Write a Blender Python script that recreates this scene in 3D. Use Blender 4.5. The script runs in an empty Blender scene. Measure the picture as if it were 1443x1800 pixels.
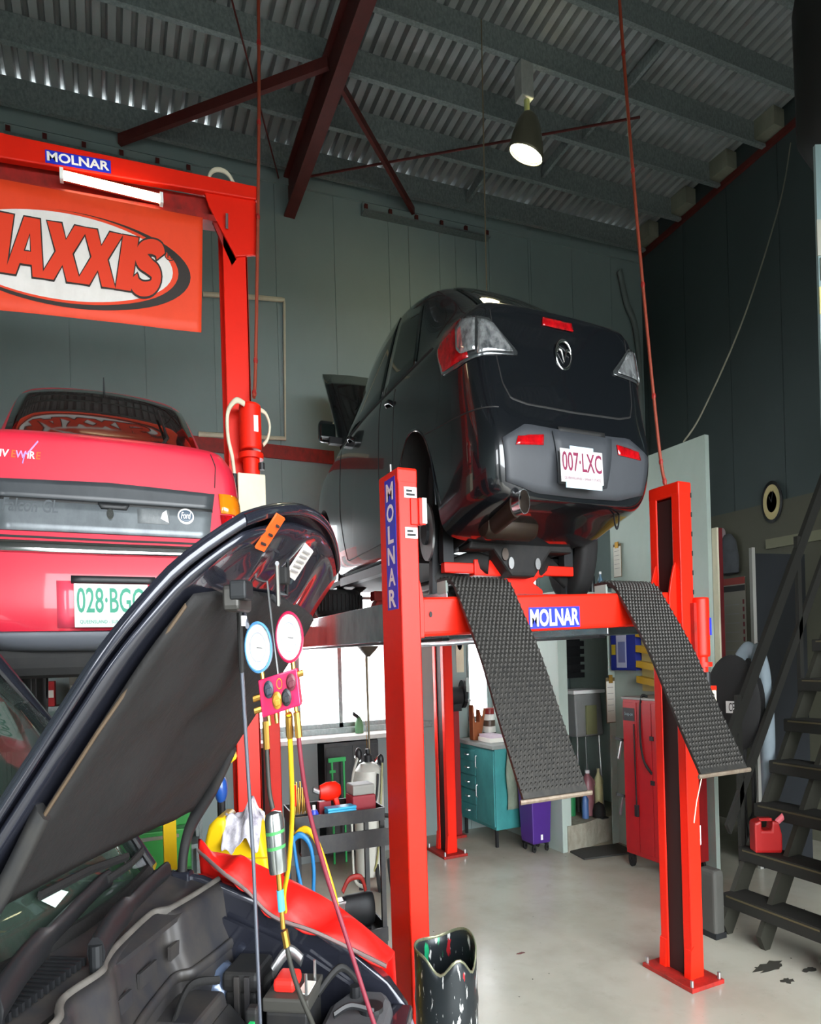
import bpy, bmesh, math, random
from mathutils import Vector, Matrix
from mathutils.bvhtree import BVHTree
random.seed(7)
scene = bpy.context.scene
COL = scene.collection

# ---------------------------------------------------------------- proportions
# The photograph shows every thing tall and narrow (its number plates, badges and dials are about 1.87 times too
# high for their width).  Things are written below in everyday metres; each top-level object carries this scale,
# so plan lengths are PL per metre and heights ZL per metre, for the room and for everything in it alike.
PL, ZL = 0.75, 1.403
KS = (PL, PL, ZL)
EYE = 1.55

# ---------------------------------------------------------------- camera
cam_data = bpy.data.cameras.new('camera')
cam = bpy.data.objects.new('camera', cam_data)
COL.objects.link(cam)
scene.camera = cam
cam_data.sensor_fit = 'VERTICAL'
cam_data.sensor_height = 36.0
cam_data.sensor_width = 36.0
cam_data.lens = 1154.0 / 1800.0 * 36.0
cam_data.shift_y = 250.0 / 1800.0
cam_data.clip_start = 0.05
cam_data.clip_end = 200
cam.matrix_world = (Matrix.Translation((0, 0, EYE * ZL)) @ Matrix.Rotation(math.radians(-25), 4, 'Z')
                    @ Matrix.Rotation(math.radians(90), 4, 'X') @ Matrix.Rotation(-0.028, 4, 'Z'))

# ---------------------------------------------------------------- world, light, exposure
world = bpy.data.worlds.new('overcast_sky')
scene.world = world
world.use_nodes = True
wn = world.node_tree.nodes
wn['Background'].inputs[0].default_value = (0.93, 0.97, 1.0, 1)
wn['Background'].inputs[1].default_value = 12.0
scene.view_settings.view_transform = 'Standard'
scene.view_settings.look = 'None'
scene.view_settings.gamma = 1.0
scene.view_settings.use_curve_mapping = False
scene.view_settings.exposure = 0.45
scene.cycles.use_denoising = True
scene.cycles.max_bounces = 10
scene.cycles.diffuse_bounces = 5
scene.cycles.caustics_reflective = False
scene.cycles.caustics_refractive = False
scene.cycles.sample_clamp_indirect = 6.0

# ---------------------------------------------------------------- materials
def lin(c):
    if isinstance(c, str):
        c = c.lstrip('#'); c = tuple(int(c[i:i+2], 16) / 255 for i in (0, 2, 4))
    return tuple(x / 12.92 if x <= 0.04045 else ((x + 0.055) / 1.055) ** 2.4 for x in c) + (1.0,)

MATS = {}
def mat(name, color, rough=0.5, metal=0.0, var=0.0, var_scale=6.0, dark=None, bump=0.0, bump_scale=60.0,
        coat=0.0, alpha=1.0, trans=0.0, emit=0.0, ecolor=None, spec=0.5, ior=1.45, rvar=0.0):
    """principled material; 'dark' is a second colour mixed in with noise (dirt, wear, galvanising)"""
    if name in MATS: return MATS[name]
    m = bpy.data.materials.new(name); m.use_nodes = True
    nt = m.node_tree; b = nt.nodes['Principled BSDF']
    b.inputs['Base Color'].default_value = lin(color)
    b.inputs['Roughness'].default_value = rough
    b.inputs['Metallic'].default_value = metal
    b.inputs['Coat Weight'].default_value = coat
    b.inputs['Coat Roughness'].default_value = 0.04
    b.inputs['Alpha'].default_value = alpha
    b.inputs['Transmission Weight'].default_value = trans
    b.inputs['Specular IOR Level'].default_value = spec
    b.inputs['IOR'].default_value = ior
    if emit:
        b.inputs['Emission Color'].default_value = lin(ecolor or color)
        b.inputs['Emission Strength'].default_value = emit
    if var or bump or rvar:
        tc = nt.nodes.new('ShaderNodeTexCoord')
    if var or rvar:
        n = nt.nodes.new('ShaderNodeTexNoise'); n.inputs['Scale'].default_value = var_scale
        n.inputs['Detail'].default_value = 6.0; n.inputs['Roughness'].default_value = 0.65
        nt.links.new(tc.outputs['Object'], n.inputs['Vector'])
        r = nt.nodes.new('ShaderNodeMapRange')
        r.inputs[1].default_value = 0.35; r.inputs[2].default_value = 0.68
        r.inputs[3].default_value = 0.0; r.inputs[4].default_value = 1.0
        nt.links.new(n.outputs['Fac'], r.inputs[0])
        if var:
            mx = nt.nodes.new('ShaderNodeMix'); mx.data_type = 'RGBA'
            c0 = lin(color)
            d = lin(dark) if dark else tuple(x * 0.6 for x in c0[:3]) + (1,)
            mx.inputs[6].default_value = c0
            mx.inputs[7].default_value = tuple(c0[i] * (1 - var) + d[i] * var for i in range(3)) + (1,)
            nt.links.new(r.outputs[0], mx.inputs[0])
            nt.links.new(mx.outputs[2], b.inputs['Base Color'])
        if rvar:
            r2 = nt.nodes.new('ShaderNodeMapRange')
            r2.inputs[3].default_value = max(0.02, rough - rvar); r2.inputs[4].default_value = rough + rvar
            nt.links.new(r.outputs[0], r2.inputs[0]); nt.links.new(r2.outputs[0], b.inputs['Roughness'])
    if bump:
        n2 = nt.nodes.new('ShaderNodeTexNoise'); n2.inputs['Scale'].default_value = bump_scale
        n2.inputs['Detail'].default_value = 4.0
        nt.links.new(tc.outputs['Object'], n2.inputs['Vector'])
        bp = nt.nodes.new('ShaderNodeBump'); bp.inputs['Strength'].default_value = bump
        bp.inputs['Distance'].default_value = 0.01
        nt.links.new(n2.outputs['Fac'], bp.inputs['Height']); nt.links.new(bp.outputs[0], b.inputs['Normal'])
    MATS[name] = m
    return m

M_wall = mat('wall_paint_sage', '#8b9c9a', 0.55, var=0.35, var_scale=0.9, dark='#788886')
M_wallr = mat('wall_paint_shaded', '#3c4646', 0.6, var=0.3, var_scale=0.8)  # right wall colour darkened to stand in for its poor light
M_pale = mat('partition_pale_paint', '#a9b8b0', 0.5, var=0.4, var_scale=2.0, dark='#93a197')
M_pale2 = mat('office_lining_shaded', '#4c4c40', 0.6, var=0.3, var_scale=1.5)  # pale wall given a dark colour in place of the shade there
M_galv = mat('galvanised_steel', '#8d9796', 0.45, 0.55, var=0.7, var_scale=28, dark='#6d7675')
M_galvd = mat('purlin_galvanised', '#959f9e', 0.5, 0.3, var=0.8, var_scale=34, dark='#6a7372')
M_roof = mat('roof_sheet_zinc', '#a6acac', 0.5, 0.1, var=0.5, var_scale=3, dark='#9aa0a0')
M_oxide = mat('red_oxide_steel', '#5d2420', 0.5, var=0.5, var_scale=9, dark='#431a18')
M_red = mat('lift_red_enamel', '#e6230f', 0.38, coat=0.0, spec=0.35, var=0.3, var_scale=3, dark='#d01c0c')
M_redd = mat('lift_red_worn', '#a3201a', 0.5, var=0.7, var_scale=14, dark='#5e2019')
M_blue = mat('sticker_blue', '#2234c8', 0.35)
M_white = mat('sticker_white', '#f2f2f0', 0.4)
M_black = mat('black_plastic', '#1b1c1e', 0.45, var=0.3, var_scale=20)
M_rubber = mat('rubber_black', '#161616', 0.75, bump=0.15)
M_dark = mat('dark_steel', '#26282a', 0.5, 0.4, var=0.5, var_scale=12)
M_chrome = mat('chrome', '#d8d8d8', 0.12, 1.0)
M_steel = mat('bright_steel', '#b4b6b6', 0.3, 0.9, var=0.3, var_scale=18)
M_brass = mat('brass', '#c79a4a', 0.28, 0.9)
M_cream = mat('cream_paint', '#d8d2b8', 0.5, var=0.4, var_scale=6)
M_paper = mat('paper_white', '#e2e0d6', 0.8)
M_print = mat('print_black', '#202020', 0.6)
M_orange = mat('orange_vinyl', '#ee5a1c', 0.5)
M_glass = mat('window_glass', '#f4f8f8', 0.03, alpha=0.25, spec=0.5)

# ---------------------------------------------------------------- mesh helpers
class MB:
    """collects shapes; build() links them as ONE mesh object"""
    def __init__(s): s.v = []; s.f = []
    def add(s, vs, fs, m=None):
        o = len(s.v)
        s.v += [tuple(m @ Vector(p)) if m is not None else tuple(p) for p in vs]
        s.f += [tuple(i + o for i in f) for f in fs]
        return s
    def box(s, c, d, m=None):
        x, y, z = c; a, b, h = d[0] / 2, d[1] / 2, d[2] / 2
        vs = [(x + i * a, y + j * b, z + k * h) for k in (-1, 1) for j in (-1, 1) for i in (-1, 1)]
        return s.add(vs, [(0, 2, 3, 1), (4, 5, 7, 6), (0, 1, 5, 4), (2, 6, 7, 3), (0, 4, 6, 2), (1, 3, 7, 5)], m)
    def bx(s, x0, x1, y0, y1, z0, z1, m=None):
        return s.box(((x0 + x1) / 2, (y0 + y1) / 2, (z0 + z1) / 2), (abs(x1 - x0), abs(y1 - y0), abs(z1 - z0)), m)
    def bar(s, p0, p1, w, h, up=(0, 0, 1)):
        """rectangular bar from p0 to p1, w across, h along 'up'"""
        p0, p1 = Vector(p0), Vector(p1); d = p1 - p0; L = d.length; d.normalize()
        u = Vector(up); a = d.cross(u)
        if a.length < 1e-4: a = d.cross(Vector((1, 0, 0)))
        a.normalize(); u = a.cross(d)
        m = Matrix(((a.x, d.x, u.x, p0.x), (a.y, d.y, u.y, p0.y), (a.z, d.z, u.z, p0.z), (0, 0, 0, 1)))
        return s.box((0, L / 2, 0), (w, L, h), m)
    def tube(s, pts, r, seg=8, caps=True, r1=None):
        pts = [Vector(p) for p in pts]; n = len(pts)
        rs = r if isinstance(r, (list, tuple)) else [r + ((r1 if r1 is not None else r) - r) * i / max(1, n - 1) for i in range(n)]
        prev = None; vs = []
        for i, p in enumerate(pts):
            t = (pts[min(i + 1, n - 1)] - pts[max(i - 1, 0)])
            if t.length < 1e-9: t = Vector((0, 0, 1))
            t.normalize()
            if prev is None:
                a = t.cross(Vector((0, 0, 1)))
                if a.length < 0.05: a = t.cross(Vector((0, 1, 0)))
            else: a = prev - t * prev.dot(t)
            a.normalize(); prev = a; b = t.cross(a)
            for k in range(seg):
                q = 2 * math.pi * k / seg
                vs.append(p + (a * math.cos(q) + b * math.sin(q)) * rs[i])
        fs = [(i * seg + k, i * seg + (k + 1) % seg, (i + 1) * seg + (k + 1) % seg, (i + 1) * seg + k) for i in range(n - 1) for k in range(seg)]
        if caps: fs += [tuple(range(seg))[::-1], tuple((n - 1) * seg + k for k in range(seg))]
        return s.add(vs, fs)
    def cyl(s, p0, p1, r, seg=20, r1=None): return s.tube([p0, p1], [r, r if r1 is None else r1], seg)
    def lathe(s, prof, seg=28, m=None, closed=False, cap=True):
        """profile of (radius, z) about z"""
        vs = []; n = len(prof)
        for r, z in prof:
            for k in range(seg):
                q = 2 * math.pi * k / seg; vs.append((r * math.cos(q), r * math.sin(q), z))
        fs = [(i * seg + k, i * seg + (k + 1) % seg, (i + 1) * seg + (k + 1) % seg, (i + 1) * seg + k) for i in range(n - 1) for k in range(seg)]
        if closed: fs += [((n - 1) * seg + k, (n - 1) * seg + (k + 1) % seg, (k + 1) % seg, k) for k in range(seg)]
        elif cap:
            if prof[0][0] > 1e-6: fs.append(tuple(range(seg))[::-1])
            if prof[-1][0] > 1e-6: fs.append(tuple((n - 1) * seg + k for k in range(seg)))
        return s.add(vs, fs, m)
    def prism(s, poly, h0, h1, axis='z', m=None):
        """polygon extruded between h0 and h1: axis z -> (x,y), y -> (x,z), x -> (y,z)"""
        n = len(poly)
        g = {'z': lambda p, h: (p[0], p[1], h), 'y': lambda p, h: (p[0], h, p[1]), 'x': lambda p, h: (h, p[0], p[1])}[axis]
        vs = [g(p, h0) for p in poly] + [g(p, h1) for p in poly]
        fs = [tuple(range(n))[::-1], tuple(range(n, 2 * n))] + [(i, (i + 1) % n, n + (i + 1) % n, n + i) for i in range(n)]
        return s.add(vs, fs, m)
    def grid(s, rows, close_u=False, m=None):
        nr, nc = len(rows), len(rows[0])
        vs = [p for r in rows for p in r]; fs = []
        for i in range(nr - 1):
            for j in range(nc if close_u else nc - 1):
                fs.append((i * nc + j, i * nc + (j + 1) % nc, (i + 1) * nc + (j + 1) % nc, (i + 1) * nc + j))
        return s.add(vs, fs, m)
    def sphere(s, c, r, seg=14, rings=8, sc=(1, 1, 1)):
        prof = [(max(1e-5, r * math.sin(math.pi * i / rings)), -r * math.cos(math.pi * i / rings)) for i in range(rings + 1)]
        return s.lathe(prof, seg, Matrix.Translation(c) @ Matrix.Diagonal((sc[0], sc[1], sc[2], 1)))
    def torus(s, c, R, r, seg=24, rs=8, m=None):
        mm = Matrix.Translation(c) @ (m or Matrix())
        rows = [[((R + r * math.cos(2 * math.pi * j / rs)) * math.cos(2 * math.pi * i / seg), (R + r * math.cos(2 * math.pi * j / rs)) * math.sin(2 * math.pi * i / seg), r * math.sin(2 * math.pi * j / rs)) for j in range(rs)] for i in range(seg + 1)]
        return s.grid(rows, True, mm)
    def mesh(s, name, smooth=None):
        me = bpy.data.meshes.new(name); me.from_pydata(s.v, [], s.f)
        bm = bmesh.new(); bm.from_mesh(me); bmesh.ops.recalc_face_normals(bm, faces=bm.faces); bm.to_mesh(me); bm.free()
        if smooth is not None:
            me.polygons.foreach_set('use_smooth', [True] * len(me.polygons))
            me.set_sharp_from_angle(angle=math.radians(smooth))
        return me
    def build(s, name, material, parent=None, smooth=None, bevel=0, solid=0, sub=0, bseg=2):
        o = bpy.data.objects.new(name, s.mesh(name, smooth))
        COL.objects.link(o)
        if material: o.data.materials.append(material)
        finish(o, parent, bevel, solid, sub, bseg)
        return o

def finish(o, parent, bevel=0, solid=0, sub=0, bseg=2):
    if solid:
        md = o.modifiers.new('thick', 'SOLIDIFY'); md.thickness = solid; md.offset = 0
    if bevel:
        md = o.modifiers.new('edge', 'BEVEL'); md.width = bevel; md.segments = bseg; md.limit_method = 'ANGLE'; md.angle_limit = math.radians(40)
    if sub:
        md = o.modifiers.new('smooth', 'SUBSURF'); md.levels = sub; md.render_levels = sub
        o.data.polygons.foreach_set('use_smooth', [True] * len(o.data.polygons))
    if parent is not None: o.parent = parent
    else: o.scale = KS

def thing(name, label, cat, loc=(0, 0, 0), rz=0.0, group=None):
    """an Empty at the thing's base that parents its parts"""
    o = bpy.data.objects.new(name, None); COL.objects.link(o); o.empty_display_size = 0.1
    o.location = (loc[0] * PL, loc[1] * PL, loc[2] * ZL); o.scale = KS; o.rotation_euler = (0, 0, rz)
    o['label'] = label; o['category'] = cat
    if group: o['group'] = group
    return o
def tag(o, label, cat, group=None, loc=None, rz=None):
    o['label'] = label; o['category'] = cat
    if group: o['group'] = group
    if loc is not None: o.location = (loc[0] * PL, loc[1] * PL, loc[2] * ZL)
    if rz is not None: o.rotation_euler = (0, 0, rz)
    return o
def struct(o): o['kind'] = 'structure'; return o
def copy_thing(root, loc, rz=0.0, label=None):
    r = root.copy(); COL.objects.link(r)
    r.location = (loc[0] * PL, loc[1] * PL, loc[2] * ZL); r.rotation_euler = (0, 0, rz)
    if label: r['label'] = label
    for ch in root.children:
        c = ch.copy(); COL.objects.link(c); c.parent = r
        for g in ch.children:
            d = g.copy(); COL.objects.link(d); d.parent = c
    return r
def piece(src, parent, loc):
    """a copy of a part that shares its mesh"""
    c = src.copy(); COL.objects.link(c); c.parent = parent; c.location = loc
    return c

def frame(o, x, z):
    """matrix with local X along x, Y (text up) along z"""
    x = Vector(x).normalized(); y = Vector(z).normalized(); n = x.cross(y).normalized(); y = n.cross(x)
    return Matrix(((x.x, y.x, n.x, o[0]), (x.y, y.y, n.y, o[1]), (x.z, y.z, n.z, o[2]), (0, 0, 0, 1)))
FONT = None
def text_mesh(txt, w, h, depth=0.002, offset=0.0, shear=0.0):
    """lettering fitted into w by h, centred on the origin, in the XY plane"""
    cu = bpy.data.curves.new('lettering', 'FONT'); cu.body = txt; cu.align_x = 'LEFT'; cu.extrude = 0.0
    cu.resolution_u = 3; cu.offset = offset; cu.shear = shear
    o = bpy.data.objects.new('lettering', cu); COL.objects.link(o)
    dg = bpy.context.evaluated_depsgraph_get()
    me = bpy.data.meshes.new_from_object(o.evaluated_get(dg))
    bpy.data.objects.remove(o); bpy.data.curves.remove(cu)
    xs = [v.co.x for v in me.vertices]; ys = [v.co.y for v in me.vertices]
    x0, x1, y0, y1 = min(xs), max(xs), min(ys), max(ys)
    for v in me.vertices:
        v.co.x = ((v.co.x - x0) / (x1 - x0) - 0.5) * w; v.co.y = ((v.co.y - y0) / (y1 - y0) - 0.5) * h; v.co.z = depth
    return me
def lettering(txt, parent, mtx, w, h, material, name='lettering', offset=0.02, depth=0.002, shear=0.0):
    me = text_mesh(txt, w, h, depth, offset, shear)
    me.transform(mtx)
    o = bpy.data.objects.new(name, me); COL.objects.link(o); o.data.materials.append(material); o.parent = parent
    return o
def arc(c, r, a0, a1, n, z=None):
    return [(c[0] + r * math.cos(math.radians(a0 + (a1 - a0) * i / n)), c[1] + r * math.sin(math.radians(a0 + (a1 - a0) * i / n))) for i in range(n + 1)]
def spline(pts, n=8):
    """Catmull-Rom through the points"""
    P = [Vector(p) for p in pts]; out = []
    for i in range(len(P) - 1):
        a, b, c, d = P[max(i - 1, 0)], P[i], P[i + 1], P[min(i + 2, len(P) - 1)]
        for k in range(n):
            t = k / n
            out.append(0.5 * ((2 * b) + (c - a) * t + (2 * a - 5 * b + 4 * c - d) * t * t + (3 * b - a - 3 * c + d) * t ** 3))
    out.append(P[-1]); return out
def px(u, v, D):
    """photo pixel at camera distance D (chosen from what the thing stands on or hangs from) -> building metres"""
    ro, yw = 0.028, math.radians(25); du, dv = u - 722.0, 1150.0 - v
    X = (du * math.cos(ro) + dv * math.sin(ro)) / 1154.0 * D; Z = (-du * math.sin(ro) + dv * math.cos(ro)) / 2159.0 * D
    return (X * math.cos(yw) + D * math.sin(yw), -X * math.sin(yw) + D * math.cos(yw), EYE + Z)

# ================================================================ THE SETTING
# building axes: +y to the back wall, +x to the right wall; the workshop doors are behind the camera at y = -2.2
XL, XR, YB, YF = -6.5, 9.45, 9.4, -2.4
def zr(x, y): return 5.22 + 0.032 * x + 0.042 * (9.4 - y)      # underside of the purlins

# floor -----------------------------------------------------------
def floor_mat():
    m = bpy.data.materials.new('polished_concrete_epoxy'); m.use_nodes = True
    nt = m.node_tree; b = nt.nodes['Principled BSDF']; L = nt.links.new
    tc = nt.nodes.new('ShaderNodeTexCoord')
    def noise(s, d=6, r=0.6):
        n = nt.nodes.new('ShaderNodeTexNoise'); n.inputs['Scale'].default_value = s; n.inputs['Detail'].default_value = d
        n.inputs['Roughness'].default_value = r; L(tc.outputs['Object'], n.inputs['Vector']); return n.outputs['Fac']
    def ramp(f, a, bb):
        r = nt.nodes.new('ShaderNodeMapRange'); r.inputs[1].default_value = a; r.inputs[2].default_value = bb; L(f, r.inputs[0]); return r.outputs[0]
    def mix(f, c0, c1):
        x = nt.nodes.new('ShaderNodeMix'); x.data_type = 'RGBA'; L(f, x.inputs[0])
        if isinstance(c0, str): x.inputs[6].default_value = lin(c0)
        else: L(c0, x.inputs[6])
        x.inputs[7].default_value = lin(c1); return x.outputs[2]
    c = mix(ramp(noise(0.5, 4), 0.3, 0.7), '#aaa89d', '#9f9b8c')
    c = mix(ramp(noise(1.6, 8, 0.6), 0.45, 0.95), c, '#8b887d')
    c = mix(ramp(noise(5, 8, 0.7), 0.58, 1.0), c, '#8a877c')
    c = mix(ramp(noise(16, 3, 0.5), 0.735, 0.76), c, '#3c3a37')
    L(c, b.inputs['Base Color'])
    r = nt.nodes.new('ShaderNodeMapRange'); r.inputs[1].default_value = 0.3; r.inputs[2].default_value = 0.7
    r.inputs[3].default_value = 0.20; r.inputs[4].default_value = 0.27; L(noise(2.2), r.inputs[0]); L(r.outputs[0], b.inputs['Roughness'])
    b.inputs['Specular IOR Level'].default_value = 0.55
    return m
M_floor = floor_mat()
fl = MB().bx(XL - 0.2, XR + 0.2, YF - 0.2, YB + 0.2, -0.15, 0).build('floor', M_floor); struct(fl)
for nm, cx_, cy_, sx_, sy_, sd in (('oil_stain', 5.35, 4.02, .22, .09, 1), ('oil_stain', 5.25, 3.78, .07, .05, 2), ('oil_stain', 5.6, 3.82, .10, .04, 3), ('tape_mark', 3.55, 5.3, .05, .02, 4)):
    random.seed(sd); pl = [(cx_ + sx_ * math.cos(a) * random.uniform(.5, 1.1), cy_ + sy_ * math.sin(a) * random.uniform(.5, 1.1)) for a in [2 * math.pi * i / 18 for i in range(18)]]
    MB().prism(pl, 0.0, 0.0015, 'z').build(nm, mat('oil_dark', '#3a3934', .25) if nm == 'oil_stain' else M_oxide, fl)
gd = MB().bx(-40, 40, -40, YF - 0.2, -0.2, -0.02).build('trim_1', mat('yard_asphalt', '#5c5c5a', 0.9, var=0.4, var_scale=0.7)); struct(gd)

# walls: painted sheet panels fixed edge to edge, each with its own joint
def panel_wall(name, axis, at, a0, a1, z1, material, width, holes=(), side=1, z0=0.0, thick=0.05):
    """axis 'x': wall running along x at y=at; panels are children. holes: (a0,a1,z0,z1)"""
    e = bpy.data.objects.new(name, None); COL.objects.link(e); e.scale = KS; struct(e)
    core = MB()
    cuts = sorted({a0, a1} | {h[0] for h in holes} | {h[1] for h in holes})
    def put(mb, p, q, lo, hi, d0, d1):
        if axis == 'x': mb.bx(p, q, at + d0, at + d1, lo, hi)
        else: mb.bx(at + d0, at + d1, p, q, lo, hi)
    def segs(p, q):
        """solid z ranges of the strip p..q"""
        hs = sorted((h[2], h[3]) for h in holes if h[0] < q - 1e-6 and h[1] > p + 1e-6)
        z = z0; out = []
        top = z1((p + q) / 2) if callable(z1) else z1
        for lo, hi in hs:
            if lo > z: out.append((z, lo))
            z = hi
        if z < top: out.append((z, top))
        return out
    for p, q in zip(cuts, cuts[1:]):
        for lo, hi in segs(p, q): put(core, p, q, lo, hi, side * 0.012, side * (0.012 + thick))
    core.build('wall_core', material, e)
    edges = sorted(set([a0 + width * i for i in range(int((a1 - a0) / width) + 1)] + [a1] + cuts))
    for p, q in zip(edges, edges[1:]):
        if q - p < 0.02: continue
        for lo, hi in segs(p, q):
            mb = MB(); put(mb, p + 0.004, q - 0.004, lo, hi, 0, side * 0.012); mb.build('wall_panel', material, e)
    return e
WB = [(1.75, 4.55, 0.98, 2.62), (5.40, 5.80, 0.95, 2.05), (6.05, 6.85, 2.12, 2.62)]
wall_back = panel_wall('wall_back', 'x', YB, XL - .1, XR + .08, lambda x: zr(x, YB) + 0.21, M_wall, 0.9, WB)
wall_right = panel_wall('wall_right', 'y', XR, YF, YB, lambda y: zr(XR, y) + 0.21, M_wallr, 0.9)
wall_left = panel_wall('wall_left', 'y', XL, YF, YB, lambda y: zr(XL, y) + 0.21, M_wall, 1.2, side=-1)
DOORS = [(-5.4, -3.4, 0, 3.2), (-1.0, 6.4, 0, 3.4)]
wall_front = panel_wall('wall_front', 'x', YF, XL - .1, XR + .08, lambda x: zr(x, YF) + 0.21, M_wall, 1.2, DOORS, side=-1)
# light portals in the two open roller doors (they only help the renderer find the daylight)
for a0, a1, b0, b1 in DOORS:
    ld = bpy.data.lights.new('door_portal', 'AREA'); ld.shape = 'RECTANGLE'; ld.size = (a1 - a0) * PL; ld.size_y = (b1 - b0) * ZL
    ld.cycles.is_portal = True
    lo = bpy.data.objects.new('door_portal', ld); COL.objects.link(lo)
    lo.location = ((a0 + a1) / 2 * PL, YF * PL, (b0 + b1) / 2 * ZL); lo.rotation_euler = (math.radians(90), 0, math.radians(180))

# windows in the back wall
def window(n, a0, a1, b0, b1, mull, rails=()):
    w = bpy.data.objects.new('window_%d' % n, None); COL.objects.link(w); w.scale = KS; struct(w)
    fr = MB(); t = 0.035; y0, y1 = YB - 0.01, YB + 0.06
    fr.bx(a0, a1, y0, y1, b0, b0 + t).bx(a0, a1, y0, y1, b1 - t, b1).bx(a0, a0 + t, y0, y1, b0, b1).bx(a1 - t, a1, y0, y1, b0, b1)
    fr.build('window_frame', M_galv, w)
    xs = [a0] + list(mull) + [a1]
    for m_ in mull: MB().bx(m_ - 0.03, m_ + 0.03, y0, y1, b0, b1).build('mullion', M_galvd, w)
    for r_ in rails: MB().bx(a0, a1, y0 + 0.01, y1, r_ - 0.012, r_ + 0.012).build('rail', M_galv, w)
    for p, q in zip(xs, xs[1:]):
        MB().bx(p + 0.03, q - 0.03, YB + 0.03, YB + 0.034, b0 + 0.03, b1 - 0.03).build('pane', M_glass, w)
    return w
window(1, *WB[0], (2.55, 3.20, 3.95), (2.02,))
window(2, *WB[1], ())
window(3, *WB[2], (6.45,))
trim = MB().bx(1.6, 4.7, YB - 0.09, YB, 0.93, 0.98).build('window_sill', M_galv, None, bevel=0.006); trim.name = 'trim_2'; struct(trim)

# roof: ribbed sheets on galvanised purlins
ceiling = bpy.data.objects.new('ceiling', None); COL.objects.link(ceiling); ceiling.scale = KS; struct(ceiling)
PUR = [9.27, 8.43, 7.62, 6.80, 5.98, 5.16, 4.30, 3.4, 2.4, 1.3, 0.2, -0.9, -2.0]
PH = 0.2
def roof_sheet(x0, x1):
    """trapezoidal ribs along y, one sheet wide"""
    pitch = 0.16; n = int(round((x1 - x0) / pitch)); prof = []
    for i in range(n):
        x = x0 + i * pitch
        prof += [(x, 0.0), (x + 0.085, 0.0), (x + 0.10, 0.05), (x + 0.14, 0.05)]
    prof.append((x1, 0.0))
    rows = [[(x, y, zr(x, y) + PH + 0.008 + dz) for x, dz in prof] for y in (YB + 0.1, 6, 3, YF - 0.3)]
    return MB().grid(rows).build('roof_sheet', M_roof, ceiling, solid=0.004)
x = XL
while x < XR + 0.1:
    roof_sheet(x, x + 0.8); x += 0.8
MB().bx(XL - .2, XR + .4, YF - .4, YB + .3, 6.4, 6.45).build('roof_cover', M_galvd, ceiling)
for y in PUR:
    mb = MB(); cs = [(-0.075, 0), (-0.075, 0.03), (-0.065, 0.03), (-0.065, 0.012), (-0.008, 0.012), (-0.008, PH - 0.012), (0.06, PH - 0.012), (0.06, PH - 0.03), (0.07, PH - 0.03), (0.07, PH), (-0.02, PH), (-0.02, 0.0)]
    cs = [(-0.07, 0.022), (-0.07, 0), (0.0, 0), (0.0, PH - 0.01), (0.07, PH - 0.01), (0.07, PH), (-0.012, PH), (-0.012, 0.01), (-0.06, 0.01), (-0.06, 0.022)]
    n = len(cs)
    vs = [(xx, y + a, zr(xx, y) + b) for xx in (XL, XR - 0.02) for a, b in cs]
    mb.add(vs, [tuple(range(n)), tuple(range(2 * n - 1, n - 1, -1))] + [(i, (i + 1) % n, n + (i + 1) % n, n + i) for i in range(n)])
    mb.build('purlin', M_galvd, ceiling)
    MB().bx(XR - 0.24, XR - 0.012, y - 0.34, y + 0.02, zr(XR, y) + 0.05, zr(XR, y) + PH).build('end_packing', mat('packing_board', '#8a8c7c', 0.8, var=.4), ceiling)
# right wall top plate and back wall girt
MB().bar((XR - 0.03, YB, zr(XR, YB)), (XR - 0.03, YF, zr(XR, YF)), 0.06, 0.05).build('wall_angle', M_oxide, ceiling)
MB().bar((XL, YB - 0.02, zr(XL, YB) - 0.03), (XR, YB - 0.02, zr(XR, YB) - 0.03), 0.04, 0.07).build('wall_girt', M_wall, ceiling)
# rafters: red oxide I beams, square to the back wall
def rafter(x, parts=True):
    p = lambda y, dz: (x, y, zr(x, y) - dz)
    mb = MB()
    mb.bar(p(YB, 0.30), p(YF, 0.30), 0.16, 0.016).bar(p(YB, 0.008), p(YF, 0.008), 0.16, 0.016).bar(p(YB, 0.155), p(YF, 0.155), 0.014, 0.29)
    return mb.build('rafter', M_oxide, ceiling)
rafter(2.62); rafter(-3.4)
# fly braces from the rafter down to the purlins on both sides
MB().bar((2.54, 7.25, zr(2.6, 7.25) - 0.15), (0.35, 9.30, zr(.35, 9.3) - 0.04), 0.06, 0.07).build('fly_brace', M_oxide, ceiling)
MB().bar((2.70, 7.4, zr(2.6, 7.4) - 0.15), (4.6, 9.30, zr(4.6, 9.3) - 0.08), 0.05, 0.06).build('fly_brace', M_oxide, ceiling)
# rod cross bracing between the rafters
MB().tube([(1.05, 6.3, zr(1, 6.3) - 0.05), (2.45, 9.3, zr(2.4, 9.3) - 0.05)], 0.011).build('brace_rod', M_oxide, ceiling)
MB().tube([(2.8, 9.2, zr(2.8, 9.2) - 0.05), (7.0, 6.9, zr(7.0, 6.9) - 0.02)], 0.011).build('brace_rod', M_oxide, ceiling)
# bridging between the purlins on the right
for xx, ya, yb in ((5.55, 9.2, 8.45), (6.6, 7.6, 6.8), (6.65, 6.8, 5.98), (6.45, 8.4, 7.64)):
    MB().bar((xx, ya, zr(xx, ya) + 0.1), (xx, yb, zr(xx, yb) + 0.1), 0.05, 0.08).build('bridging', M_galvd, ceiling)

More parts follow.
